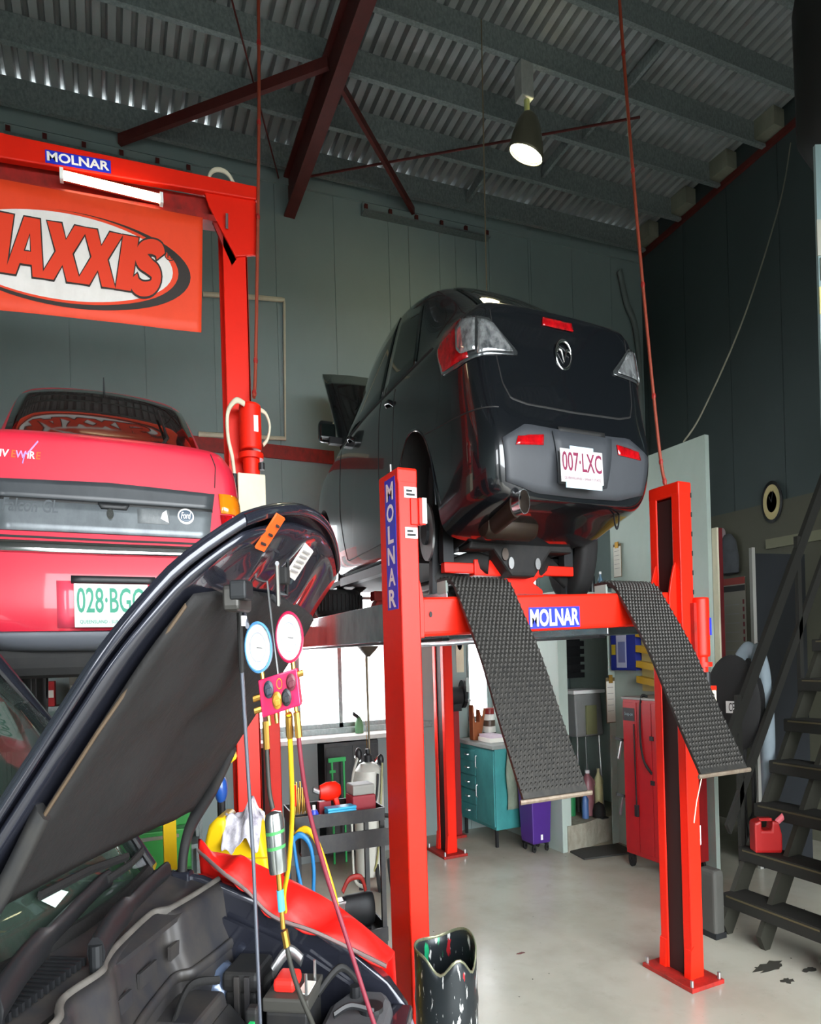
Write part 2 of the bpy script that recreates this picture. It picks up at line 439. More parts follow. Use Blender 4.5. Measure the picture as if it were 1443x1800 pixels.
# partition of the small wash room at the back right
YD = 7.62
def part_wall(name, x0, x1, y0, y1, z0, z1, m=None, bev=0):
    o = MB().bx(x0, x1, y0, y1, z0, z1).build(name, m or M_pale, None, bevel=bev); return struct(o)
part_wall('wall_partition', 6.9, 6.97, 5.88, YD, 0, 2.97)
part_wall('wall_washroom_left', 5.86, 5.93, YD, YB - 0.01, 0, 1.93)
part_wall('wall_washroom_right', 7.5, 7.57, YD, YB - 0.01, 0, 1.93)
part_wall('wall_washroom_front', 6.97, 7.57, YD, YD + .06, 0, 1.93)
part_wall('ceiling_washroom', 5.86, 7.57, YD, YB - 0.01, 1.93, 2.0)
part_wall('trim_6', 5.86, 6.02, YD - 0.02, YD, 0, 1.93, None, 0.004)
part_wall('trim_7', 6.78, 6.9, YD - 0.02, YD, 0, 1.93, None, 0.004)
part_wall('trim_8', 5.86, 6.9, YD - 0.02, YD, 1.85, 1.99, None, 0.004)
st_ = MB().prism([(5.94, YD - 0.04), (6.3, YD + 0.0), (6.6, YD + .1), (6.9, YD + .12), (7.49, YD + .12), (7.49, YB - 0.02), (5.94, YB - 0.02)], 0, 0.2, 'z').build('floor_washroom', mat('worn_concrete', '#a29f90', 0.7, var=.8, var_scale=9, dark='#7e786a', bump=.3)); struct(st_)
# pale lining, coloured dark for shade, under the mezzanine line on the right wall, with a door frame
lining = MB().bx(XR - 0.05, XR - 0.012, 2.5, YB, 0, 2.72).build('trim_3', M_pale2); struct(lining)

# ================================================================ FOUR-POST LIFT
LY = 4.12
lift = thing('four_post_lift', 'red four-post vehicle lift carrying the black car, chequer-plate ramps hanging down', 'car lift', (3.2, 6.4, 0))
LO = Vector((3.2, 6.4, 0))
def LB(): return MB()
def lm(mb):
    mb.v = [(x - LO.x, y - LO.y, z) for x, y, z in mb.v]; return mb
def lift_post(x0, y0, inward, top, front):
    """folded channel, open towards the inside"""
    dx, dy, t = 0.15, 0.34, 0.02
    mb = MB(); x1 = x0 + dx
    xa = x0 if inward > 0 else x1                      # closed back
    mb.bx(xa, xa + inward * t, y0, y0 + dy, 0.012, top)
    mb.bx(x0, x1, y0, y0 + t, 0.012, top).bx(x0, x1, y0 + dy - t, y0 + dy, 0.012, top)
    xo = x1 if inward > 0 else x0                      # lips at the opening
    mb.bx(xo - inward * t, xo, y0, y0 + 0.085, 0.012, top).bx(xo - inward * t, xo, y0 + dy - 0.085, y0 + dy, 0.012, top)
    mb.bx(x0 - .001, x1 + .001, y0 - .001, y0 + dy + .001, top - 0.06, top + .002)
    p = lm(mb).build('post', M_red, lift, bevel=0.012)
    lm(MB().bx(x0 + .022, x1 - .022, y0 + .022, y0 + dy - .022, .02, top - .07)).build('channel_shade', mat('channel_dark', '#2a0d0b', .7), p)  # dark box filling the hollow post, standing in for the slot's shade
    b = MB().bx(x0 - 0.13, x1 + 0.1, y0 - 0.12, y0 + dy + 0.1, 0, 0.02)
    bp = lm(b).build('base_plate', M_redd, p, bevel=0.003)
    if front:
        for yy in (y0 + 0.03, y0 + dy - 0.03):
            g = MB().prism([(x0 - 0.02, 0.02), (x0 + 0.03, 0.02), (x0 + 0.03, 0.17), (x0 - 0.004, 0.15), (x0 - 0.012, 0.08)], yy - 0.035, yy + 0.035, 'y')
            lm(g).build('gusset', M_red, p)
        for bx_ in (x0 - 0.1, x1 + 0.07):
            for by in (y0 - 0.09, y0 + dy + 0.07):
                a = MB().cyl((bx_, by, 0.02), (bx_, by, 0.05), 0.014, 8); lm(a).build('anchor_bolt', M_steel, p)
    return p
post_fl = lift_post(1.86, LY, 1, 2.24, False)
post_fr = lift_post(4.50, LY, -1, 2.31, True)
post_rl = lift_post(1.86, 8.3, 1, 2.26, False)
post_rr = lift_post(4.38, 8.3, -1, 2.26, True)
# name sticker down the back of the near post
st = MB().bx(1.857, 1.86, LY + 0.045, LY + 0.225, 1.72, 2.215); st = lm(st).build('name_sticker', M_blue, post_fl)
for i, ch in enumerate('MOLNAR'):
    z = 2.165 - i * 0.0805
    lettering(ch, st, frame((1.8555 - LO.x, LY + 0.135 - LO.y, z), (0, -1, 0), (0, 0, 1)), 0.125 if ch != 'L' else 0.10, 0.068, M_white, offset=0.03, depth=0.0)
sw = MB().bx(1.95, 2.045, LY - 0.012, LY + 0.02, 2.03, 2.13).bx(2.005, 2.055, LY - 0.03, LY - 0.012, 2.03, 2.13); lm(sw).build('limit_switch_cover', M_red, post_fl, bevel=.004)
lm(MB().bx(2.028, 2.062, LY - 0.034, LY - 0.014, 2.035, 2.13)).build('switch_plate', M_white, post_fl)
for z in (2.15, 2.0):
    s2 = lm(MB().bx(1.905, 2.0, LY - 0.006, LY, z - 0.02, z + 0.02)).build('warning_label', M_white, post_fl)
    for k in range(2): lm(MB().bx(1.92, 1.985 - 0.02 * k, LY - 0.008, LY - 0.006, z - 0.012 + k * 0.014, z - 0.004 + k * 0.014)).build('label_print', M_print, s2)
lm(MB().tube([(1.90, LY + .2, 2.23), (1.898, LY + .2, 2.28)], 0.008)).build('cable_end', M_steel, post_fl)
# punched locking holes down the outside of the far right post
for i in range(11): lm(MB().bx(4.637, 4.6515, LY - 0.003, LY + 0.02, 2.24 - i * 0.09, 2.262 - i * 0.09)).build('lock_hole', M_print, post_fr)
# front and rear crossbeams with rounded carriages that run in the posts
def beam(y, x0, x1, z0a, z0b, hgt, first):
    mb = MB()
    a0, a1 = x0 + 0.16, x1 - 0.10
    mb.prism([(a0, z0a), (a1, z0b), (a1, z0b + hgt), (a0, z0a + hgt)], y - 0.10, y + 0.10, 'y')
    b = lm(mb).build('crossbeam', M_red, lift, bevel=0.018, bseg=3)
    for xx, zz, sg in ((x0 + 0.08, z0a, 1), (x1 - 0.08, z0b, -1)):
        pl = [(xx - sg * 0.02, zz - 0.005), (xx + sg * 0.12, zz - 0.005), (xx + sg * 0.125, zz + 0.13), (xx + sg * 0.10, zz + 0.20), (xx + sg * 0.06, zz + 0.27), (xx + sg * 0.0, zz + 0.32), (xx - sg * 0.05, zz + 0.32), (xx - sg * 0.05, zz - 0.005)]
        lm(MB().prism(pl, y - 0.12, y - 0.10, 'y')).build('carriage_plate', M_red, b, bevel=0.004)
        lm(MB().prism(pl, y + 0.10, y + 0.12, 'y')).build('carriage_plate', M_red, b, bevel=0.004)
    return b
bm1 = beam(LY + 0.17, 1.86, 4.62, 1.615, 1.655, 0.15, True)
bm2 = beam(8.47, 1.86, 4.52, 1.615, 1.64, 0.15, False)
yb = LY + 0.069
sk = lm(MB().prism([(2.965, 1.640), (3.455, 1.648), (3.455, 1.735), (2.965, 1.728)], yb - 0.003, yb, 'y')).build('name_sticker', M_blue, bm1)
lettering('MOLNAR', sk, frame((3.21 - LO.x, yb - 0.006 - LO.y, 1.688), (1, 0, 0.016), (0, 0, 1)), 0.47, 0.073, M_white, offset=0.03, depth=0)
lm(MB().cyl((2.12, yb, 1.70), (2.12, yb - 0.006, 1.70), 0.012, 10)).build('bolt_hole', M_print, bm1)
# runways of folded galvanised steel
M_run = mat('runway_galvanised', '#c4d2d4', 0.12, 0.85, var=0.5, var_scale=7, dark='#5d6c70')
M_plate = mat('ramp_chequer_plate', '#2c2c2b', 0.42, 0.55, var=0.6, var_scale=30, dark='#4a4742')
def runway(x0, x1):
    r = lm(MB().bx(x0, x1, LY + 0.20, 8.62, 1.775, 1.79)).build('runway', M_plate, lift)
    lm(MB().bx(x0 - 0.004, x0 + 0.012, LY + 0.2, 8.62, 1.615, 1.80)).build('side_rail', M_run, r, bevel=.004)
    lm(MB().bx(x1 - 0.012, x1 + 0.004, LY + 0.2, 8.62, 1.615, 1.80)).build('side_rail', M_run, r, bevel=.004)
    lm(MB().bx(x0, x0 + 0.06, LY + 0.3, 8.5, 1.60, 1.612)).build('rail_flange', M_dark, r)
    lm(MB().bx(x0 + 0.02, x1 - .02, 8.56, 8.60, 1.79, 1.95)).build('wheel_stop', M_run, r)
    # hinged drive-on ramp: a short flat lip on the beam, then bent plate hanging towards the camera
    w = x1 - x0
    prof = spline([(x0, LY + 0.36, 1.852), (x0, LY + 0.20, 1.85), (x0, LY + 0.10, 1.825), (x0, LY + 0.02, 1.765), (x0, 3.86, 1.535), (x0, 3.63, 1.29), (x0, 3.40, 1.06)], 8)
    cum = [0.0]
    for a_, b_ in zip(prof, prof[1:]): cum.append(cum[-1] + (b_ - a_).length)
    Ln = cum[-1]
    def P(a, s_, h):
        k = 0
        while k < len(prof) - 2 and cum[k + 1] < s_: k += 1
        t_ = (prof[k + 1] - prof[k]).normalized(); q = prof[k] + t_ * (s_ - cum[k]); n_ = Vector((0, -t_.z, t_.y)); n_ = n_ if n_.z > 0 else -n_
        q = q + n_ * h; return (q.x + a, q.y, q.z)
    ss = [Ln * i_ / 40 for i_ in range(41)]
    mb = MB().grid([[P(0, s_, -.018), P(w, s_, -.018), P(w, s_, 0), P(0, s_, 0)] for s_ in ss], True); nn = len(ss) * 4
    mb.f += [(0, 1, 2, 3), (nn - 1, nn - 2, nn - 3, nn - 4)]
    rp = lm(mb).build('ramp', M_plate, lift)
    t = MB(); ns, na = 56, 15
    for i in range(ns):
        for j in range(na):
            s_ = 0.01 + (Ln - 0.03) * (i + 0.5) / ns; a = w * (j + (0.25 if i % 2 else 0.75)) / na
            ls, la = (Ln / ns) * 0.44, w / na * 0.42
            t.add([P(a - la, s_, 0), P(a, s_ + ls, 0), P(a + la, s_, 0), P(a, s_ - ls, 0), P(a - la * .3, s_, 0.009), P(a + la * .3, s_, 0.009)],
                  [(0, 4, 3), (3, 4, 5), (3, 5, 2), (2, 5, 1), (1, 5, 4), (1, 4, 0)])
    tt = lm(t).build('tread_teeth', mat('tread_worn_steel', '#34322f', 0.42, 0.5, var=.6, var_scale=40, dark='#222120'), rp); tt['kind'] = 'stuff'
    e = MB().tube([P(-0.02, Ln + 0.004, -0.012), P(w + 0.04, Ln + 0.004, -0.012)], 0.009, 8)
    lm(e).build('end_rod', mat('bare_rusty_steel', '#7d7264', 0.5, 0.5, var=.6, var_scale=30, dark='#5a4638'), rp)
    for a in (0.0, w): lm(MB().prism([(LY + .34, 1.79), (LY + .34, 1.84), (LY + .2, 1.84), (LY + .2, 1.79)], x0 + a - .01, x0 + a + .01, 'x')).build('hinge_lug', M_pale, rp)
    return r
runway(2.33, 2.83); runway(3.86, 4.34)
# power unit on the right post
pu = lm(MB().cyl((4.70, LY - .02, 1.50), (4.70, LY - .02, 1.775), 0.07, 20)).build('power_unit', M_red, post_fr, smooth=40, bevel=0.01)
lm(MB().cyl((4.70, LY - .02, 1.43), (4.70, LY - .02, 1.50), 0.05, 16)).build('pump_body', M_red, pu, smooth=40)
lm(MB().cyl((4.70, LY - .02, 1.455), (4.70, LY - .02, 1.475), 0.085, 20)).build('pump_flange', M_red, pu, smooth=40)
lm(MB().bx(4.60, 4.68, LY - .04, LY + .06, 1.40, 1.75)).build('mount_bracket', M_redd, pu)
lm(MB().bx(4.735, 4.772, LY - .07, LY - .03, 1.60, 1.68)).build('rating_sticker', M_blue, pu)
lm(MB().cyl((4.71, LY - .06, 1.37), (4.71, LY - .06, 1.43), 0.03, 12)).build('valve', M_black, pu, smooth=40)
lm(MB().bx(4.66, 4.80, LY - .08, LY + .06, 1.18, 1.345)).build('oil_tank', M_cream, pu, bevel=.006)
lm(MB().bx(4.66, 4.80, LY - .08, LY + .06, 1.345, 1.365)).build('tank_lid', M_red, pu)
lm(MB().tube([(3.88, 3.41, 1.05), (3.84, 3.43, 0.95), (3.82, 3.44, 0.87)], 0.0035)).build('ramp_cord', M_cream, post_fr)

# jacking beam that spans the runways and holds up the back of the black car
jb = thing('jacking_beam', 'red sliding jacking beam between the runways under the black car', 'jacking beam', (3.35, 5.0, 1.79))
JO = (3.35, 5.0, 1.79)
def jm(mb): mb.v = [(x - JO[0], y - JO[1], z - JO[2]) for x, y, z in mb.v]; return mb
jm(MB().bx(2.95, 3.68, 4.95, 5.05, 1.91, 1.985)).build('beam', M_red, jb, bevel=.006)
jm(MB().bx(2.66, 2.95, 4.965, 5.035, 1.92, 1.968)).build('extension_arm', M_red, jb, bevel=.006)
jm(MB().bx(3.68, 4.04, 4.965, 5.035, 1.92, 1.968)).build('extension_arm', M_red, jb, bevel=.006)
jm(MB().prism([(3.25, 1.91), (3.62, 1.91), (3.56, 1.88), (3.66, 1.845), (3.66, 1.82), (3.2, 1.82), (3.2, 1.845), (3.3, 1.88)], 4.94, 5.06, 'y')).build('scissor_lift', M_red, jb, bevel=.004)
jm(MB().bx(2.80, 3.90, 4.90, 5.10, 1.79, 1.825)).build('carriage', M_redd, jb)
for xx in (2.70, 3.98): jm(MB().bx(xx - .05, xx + .05, 4.96, 5.04, 1.968, 2.12)).build('pad_post', M_dark, jb)

# ================================================================ TWO-POST LIFT
tl = thing('two_post_lift', 'red two-post lift with overhead beam above the red sedan', 'car lift', (0.1, 5.62, 0))
TO = (0.1, 5.62, 0)
def tm(mb): mb.v = [(x - TO[0], y - TO[1], z) for x, y, z in mb.v]; return mb
def column(x0, sg):
    mb = MB().bx(x0, x0 + 0.20, 5.52, 5.54, 0.02, 3.6).bx(x0, x0 + 0.2, 5.72, 5.74, 0.02, 3.6)
    xo = x0 + (0.18 if sg > 0 else 0); mb.bx(xo, xo + 0.02, 5.52, 5.74, 0.02, 3.6)
    c = tm(mb).build('column', M_red, tl, bevel=.006)
    tm(MB().bx(x0 - .12, x0 + .28, 5.35, 5.95, 0, 0.02)).build('base_plate', M_redd, c)
    return c
colr = column(0.97, 1); coll = column(-1.25, -1)
ob = tm(MB().prism([(-1.3, 3.46), (1.26, 3.60), (1.26, 3.66), (-1.3, 3.60 - .03)], 5.47, 5.53, 'y').bx(-1.25, 1.2, 5.53, 5.62, 3.60, 3.62)).build('overhead_beam', M_red, tl, bevel=.006)
tm(MB().prism([(-1.3, 3.40), (1.1, 3.50), (1.1, 3.60), (-1.3, 3.50)], 5.58, 5.60, 'y')).build('beam_web', M_redd, ob)
tm(MB().prism([(-1.3, 3.375), (1.1, 3.475), (1.1, 3.50), (-1.3, 3.40)], 5.50, 5.64, 'y')).build('beam_flange', M_redd, ob)
tm(MB().prism([(0.82, 3.60), (1.25, 3.66), (1.25, 3.36), (1.07, 3.33), (0.87, 3.52)], 5.495, 5.52, 'y')).build('gusset_plate', M_red, colr, bevel=.004)
tm(MB().bar((0.90, 5.53, 3.50), (1.06, 5.53, 3.31), 0.05, 0.02, (0, 1, 0))).build('gusset_edge', M_redd, colr)
sx = 0.0255
s3 = tm(MB().prism([(-0.30, 3.523), (0.14, 3.546), (0.14, 3.598), (-0.30, 3.574)], 5.466, 5.469, 'y')).build('name_sticker', M_blue, ob)
lettering('MOLNAR', s3, frame((-0.08 - TO[0], 5.463 - TO[1], 3.561), (1, 0, .053), (0, 0, 1)), 0.42, 0.038, M_white, offset=0.03, depth=0)
tm(MB().cyl((1.0, 5.48, 3.44), (1.0, 5.46, 3.50), 0.012, 8)).build('pulley_pin', M_steel, colr)
# arms under the sedan
for xx, sg in ((1.04, -1), (-1.05, 1)):
    for yy in (5.58, 5.95):
        tm(MB().bar((xx, 5.62, 1.33), (xx + sg * 0.50, yy, 1.33), 0.12, 0.09)).build('swing_arm', M_redd, tl, bevel=.006)
        tm(MB().cyl((xx + sg * 0.50, yy, 1.375), (xx + sg * 0.50, yy, 1.505), 0.06, 14)).build('lift_pad', M_rubber, tl)
# hydraulic unit on the column with cream oil tank and hoses
hu = tm(MB().cyl((1.13, 5.40, 2.46), (1.13, 5.40, 2.66), 0.088, 22)).build('motor', M_red, colr, smooth=40, bevel=.01)
tm(MB().cyl((1.13, 5.40, 2.35), (1.13, 5.40, 2.44), 0.068, 18)).build('pump_body', M_red, hu, smooth=40)
tm(MB().cyl((1.13, 5.40, 2.42), (1.13, 5.40, 2.445), 0.10, 20)).build('pump_flange', M_red, hu, smooth=40)
tm(MB().bx(1.00, 1.22, 5.30, 5.49, 2.02, 2.345)).build('oil_tank', M_cream, hu, bevel=.006)
tm(MB().bx(1.14, 1.175, 5.307, 5.32, 2.53, 2.60)).build('rating_label', M_white, hu)
tm(MB().cyl((1.20, 5.34, 2.37), (1.20, 5.34, 2.40), 0.025, 10)).build('valve', M_black, hu)
tm(MB().tube(spline([(1.07, 5.32, 2.645), (1.0, 5.30, 2.65), (0.94, 5.33, 2.60), (0.94, 5.35, 2.50), (0.97, 5.36, 2.42), (0.985, 5.36, 2.34)]), 0.014)).build('white_hose', M_cream, hu, smooth=60)
tm(MB().tube(spline([(1.21, 5.40, 2.645), (1.26, 5.40, 2.63), (1.29, 5.40, 2.58), (1.27, 5.40, 2.52), (1.23, 5.40, 2.49)]), 0.010)).build('white_hose', M_cream, hu, smooth=60)
tm(MB().cyl((0.985, 5.36, 2.29), (0.985, 5.36, 2.345), 0.022, 10)).build('hose_fitting', M_dark, hu)
tm(MB().tube(spline([(0.86, 5.62, 3.64), (0.92, 5.62, 3.73), (1.04, 5.62, 3.74), (1.14, 5.62, 3.66)]), 0.012)).build('hydraulic_hose', M_cream, ob, smooth=60)

# fluorescent tube under the overhead beam
ft = thing('tube_light', 'lit fluorescent tube hanging in front of the red overhead beam', 'light', (0.15, 5.42, 3.47))
MB().bx(-0.36, 0.36, 0.03, 0.06, 0.0, 0.03).build('batten', M_redd, ft)
M_tube = mat('fluorescent_lit', '#fff3d0', 0.4, emit=9.0, ecolor='#ffe9b8')
MB().tube([(-0.33, 0.0, 0.005), (0.33, 0.0, 0.005)], 0.019, 12).build('tube', M_tube, ft, smooth=40)
for s in (-1, 1): MB().bx(s * 0.345 - .012, s * 0.345 + .012, -0.015, 0.04, -0.015, 0.03).build('tube_holder', M_white, ft)
ft.rotation_euler = (0, math.radians(-0.5), 0)

# ================================================================ BANNER
bn = thing('banner', 'orange vinyl tyre banner with white oval and big red letters on the lift beam', 'banner', (0.1, 5.40, 2.93))
BO = (0.1, 5.40, 2.93)
X0, X1 = -1.02, 0.80
def bz(x, top): return (3.435 + (x - 0.8) * 0.030) if top else (2.945 + (x - 0.8) * 0.036)
def bpt(a, b):
    """a, b in 0..1 across and up the banner, with a soft billow"""
    x = X0 + (X1 - X0) * a - 0.035 * (1 - b) * a
    lo, hi = bz(x, False), bz(x, True)
    return (x - BO[0], 5.405 + 0.006 * math.sin(a * 9) * (1 - b) + 0.003 * math.sin(a * 15 + b * 4) * (1 - b) - BO[1], lo + (hi - lo) * b - BO[2])
M_bo = mat('banner_orange', '#e8431c', 0.55, var=.5, var_scale=4, dark='#d23a16')
MB().grid([[bpt(i / 40, j / 10) for i in range(41)] for j in range(11)]).build('sheet', M_bo, bn, smooth=60, solid=0.003)
def oval(ca, cb, ra, rb, lift_, material, name, n=56):
    rows = []
    for k in range(5):
        f = k / 4
        rows.append([(lambda p: (p[0], p[1] - lift_, p[2]))(bpt(ca + ra * f * math.cos(2 * math.pi * i / n), cb + rb * f * math.sin(2 * math.pi * i / n))) for i in range(n)])
    return MB().grid(rows, True).build(name, material, bn)
M_bk = mat('banner_black', '#2c2622', 0.55); M_bw = mat('banner_white', '#e4e0da', 0.55, var=.4, var_scale=8, dark='#c8c2ba')
oval(0.50, 0.46, 0.452, 0.385, 0.004, M_bk, 'oval_shadow')
oval(0.476, 0.475, 0.425, 0.365, 0.006, M_bo, 'oval_rim')
oval(0.466, 0.475, 0.412, 0.345, 0.008, M_bw, 'oval_field')
def s_shape(n=24, hw=0.155):
    """letter S as a thick stroke"""
    c = [(.90, .74), (.80, .86), (.55, .90), (.28, .84), (.17, .70), (.28, .57), (.52, .50), (.76, .42), (.85, .28), (.72, .14), (.45, .09), (.22, .14), (.10, .27)]
    q = spline([(x_, y_, 0) for x_, y_ in c], 4); lft, rgt = [], []
    for k, p_ in enumerate(q):
        t_ = (q[min(k + 1, len(q) - 1)] - q[max(k - 1, 0)]).normalized(); n_ = Vector((-t_.y, t_.x, 0)); lft.append((p_ + n_ * hw)[:2]); rgt.append((p_ - n_ * hw * .8)[:2])
    return lft + rgt[::-1]
GLYPH = {'M': [(0, 0), (0, 1), (.27, 1), (.5, .62), (.73, 1), (1, 1), (1, 0), (.75, 0), (.75, .55), (.5, .18), (.25, .55), (.25, 0)],
         'A': [(0, 0), (.30, 1), (.70, 1), (1, 0), (.72, 0), (.655, .20), (.50, .20), (.50, .42), (.595, .42), (.5, .74), (.405, .42), (.499, .42), (.499, .20), (.345, .20), (.28, 0)],
         'X': [(0, 0), (.30, .5), (0, 1), (.34, 1), (.5, .72), (.66, 1), (1, 1), (.70, .5), (1, 0), (.66, 0), (.5, .28), (.34, 0)],
         'I': [(0, 0), (0, 1), (1, 1), (1, 0)], 'S': s_shape()}
def grow(pl, d):
    ar = sum(a[0] * b[1] - b[0] * a[1] for a, b in zip(pl, pl[1:] + pl[:1])); sg = 1 if ar < 0 else -1; out = []
    for k in range(len(pl)):
        a, b, c = Vector(pl[k - 1]), Vector(pl[k]), Vector(pl[(k + 1) % len(pl)])
        n1 = Vector((-(b - a).y, (b - a).x)); n2 = Vector((-(c - b).y, (c - b).x))
        if n1.length < 1e-6 or n2.length < 1e-6: out.append(tuple(b)); continue
        n_ = n1.normalized() + n2.normalized(); n_ = n_.normalized() if n_.length > .3 else n2.normalized()
        out.append(tuple(b + n_ * d * sg))
    return out
spans = [('M', .10, .27), ('A', .265, .40), ('X', .385, .535), ('X', .515, .665), ('I', .665, .725), ('S', .715, .835)]
def banner_glyph(ch, a0, a1, d, lift_, material, name):
    asp = 0.44 / (a1 - a0) * .27                      # keep the border even on narrow letters
    pl = GLYPH[ch]; pl = [(x_ * (a1 - a0) / .15, y_) for x_, y_ in pl]; pl = grow(pl, d) if d else pl
    pts = []
    for x_, y_ in pl:
        a = a0 + x_ * .15 + .030 * (y_ - .5); b = .275 + y_ * .455 - .03 * (a - .45); p_ = bpt(a, b); pts.append((p_[0], p_[1] - lift_, p_[2]))
    mb = MB().add(pts, [tuple(range(len(pts)))]); o_ = mb.build(name, material, bn)
    bm_ = bmesh.new(); bm_.from_mesh(o_.data); bmesh.ops.triangulate(bm_, faces=bm_.faces, ngon_method='EAR_CLIP'); bm_.to_mesh(o_.data); bm_.free()
for ch, a0, a1 in spans:
    banner_glyph(ch, a0, a1, .04, .012, M_bk, 'letter_outline')
    banner_glyph(ch, a0, a1, 0, .016, mat('banner_letter_red', '#dd3a18', 0.5), 'letter')
rm = text_mesh('®', .045, .075, 0, 0, 0)
for v in rm.vertices:
    p_ = bpt(.865 + v.co.x, .62 + v.co.y * 1.3); v.co = (p_[0], p_[1] - .013, p_[2])
ro_ = bpy.data.objects.new('registered_mark', rm); COL.objects.link(ro_); ro_.data.materials.append(M_bk); ro_.parent = bn

# ================================================================ LAMPS, BATTENS, HOSES
hb = thing('high_bay_lamp', 'lit high-bay lamp with grey bell shade hanging from the roof', 'lamp', (4.93, 6.75, 4.86))
tilt = Matrix.Rotation(math.radians(10), 4, 'Y') @ Matrix.Rotation(math.radians(12), 4, 'X')
M_shade = mat('spun_aluminium_grey', '#7c7a68', 0.4, 0.6)
MB().lathe([(0.205, 0.0), (0.212, 0.02), (0.19, 0.10), (0.15, 0.19), (0.10, 0.25), (0.05, 0.275)], 32, tilt, cap=False).build('shade', M_shade, hb, smooth=60, solid=0.006)
MB().lathe([(0.001, 0.012), (0.10, 0.008), (0.196, 0.018)], 32, tilt).build('lens', mat('lamp_lens_lit', '#fff8d8', 0.3, emit=40.0, ecolor='#fff3c0'), hb, smooth=60)
MB().cyl((0.02, -0.02, 0.26), (0.02, -0.02, 0.36), 0.035, 12).build('lamp_neck', mat('yellowed_cap', '#c9cf8a', 0.4), hb)
MB().bx(-0.09, 0.09, -0.08, 0.08, 0.36, 0.60).build('ballast_box', mat('ballast_white', '#b9bdb8', 0.4, .2, var=.5, var_scale=14), hb, bevel=.01)
MB().cyl((0, 0, 0.6), (0, 0, zr(4.93, 6.75) - 4.86), 0.012, 8).build('hanger_rod', M_steel, hb)
def wall_batten(x0, x1, label):
    z0, z1 = zr(x0, YB) - 0.13, zr(x1, YB) - 0.13
    t = thing('light_batten', label, 'light fitting', ((x0 + x1) / 2, YB - 0.10, (z0 + z1) / 2)); c = (x0 + x1) / 2; h = (x1 - x0) / 2; dz = (z1 - z0) / 2
    MB().prism([(-h, -dz - .03), (h, dz - .03), (h, dz + .045), (-h, -dz + .045)], 0.02, 0.1, 'y').build('housing', M_wall, t)
    MB().prism([(-h, -dz - .045), (h, dz - .045), (h, dz - .03), (-h, -dz - .03)], -0.05, 0.1, 'y').build('reflector', M_galv, t)
    for f in (-.96, -.6, -.2, .2, .6, .96): MB().box((f * h, 0.0, f * dz + .0), (0.05, 0.05, 0.04)).build('tube_holder', M_oxide, t)
wall_batten(3.75, 6.0, 'unlit fluorescent batten high on the back wall above the black car')
wall_batten(-0.95, 1.25, 'unlit fluorescent batten high on the back wall above the red lift beam')
tag(MB().tube(spline([(1.36, YB - .03, 4.25), (2.0, YB - .03, 4.30), (2.5, YB - .03, 4.33)]) + [Vector((2.5, YB - .03, 4.3)), Vector((2.46, YB - .03, 3.25)), Vector((1.25, YB - .03, 3.21))], 0.02, 8).build('wall_conduit', M_cream, smooth=40), 'pale conduit bent round three sides of a square on the back wall', 'conduit')
tag(MB().tube(spline([(8.85, YB - .07, 5.3), (9.0, YB - .07, 5.0), (9.25, YB - .07, 4.6), (9.33, YB - .07, 3.0)]), 0.05, 10).build('downpipe', mat('pipe_grey', '#6f7a78', .5), smooth=40), 'grey pipe running down the far corner of the back wall', 'pipe')
tr = MB().bx(0.9, 3.2, YB - .03, YB, 3.09, 3.195).build('trim_4', M_redd); struct(tr)
for i, xx in enumerate((-.35, .35, 1.25)):
    pass
M_hose = mat('air_line_rust', '#8e3c28', 0.5)
def drop_hose(pts, label, n):
    t = thing('air_line', label, 'air hose', pts[-1], group=None); o = Vector(pts[-1])
    P_ = spline([Vector(p) - o for p in pts], 8)
    MB().tube(P_, 0.014, 8).build('hose', M_hose, t, smooth=60)
    for k in range(n):
        q = P_[int((k + .5) * (len(P_) - 1) / n)]; MB().sphere(q, 0.019, 8, 6).build('clip', M_redd, t)
    return t
drop_hose([(1.33, 5.45, 5.35), (1.30, 5.45, 4.3), (1.27, 5.46, 3.73), (1.20, 5.45, 2.87), (1.17, 5.42, 2.70)], 'rust-coloured hose hanging from the roof to the two-post lift pump', 6)
drop_hose([(4.24, 4.45, 5.5), (4.30, 4.44, 4.64), (4.40, 4.40, 3.55), (4.51, 4.34, 2.55), (4.545, 4.30, 2.31)], 'rust-coloured hose hanging from the roof to the post with the power unit', 8)
tag(MB().tube([(4.252, 6.63, zr(4.25, 6.63) + .1), (4.22, 6.64, 3.46)], 0.008, 6).build('nylon_rope', mat('cord_tan', '#7a6e58', .7)), 'thin tan cord hanging straight down behind the black car', 'rope')
tag(MB().tube(spline([(9.38, 6.33, 5.5), (8.9, 6.2, 4.9), (7.9, 6.05, 3.9), (7.2, 6.15, 3.2), (6.94, 6.25, 2.98)], 8), 0.009, 6).build('slack_cable', mat('cable_pale', '#8b8a7a', .6), smooth=60), 'slack pale cable sagging from the right wall to the partition top', 'cable')

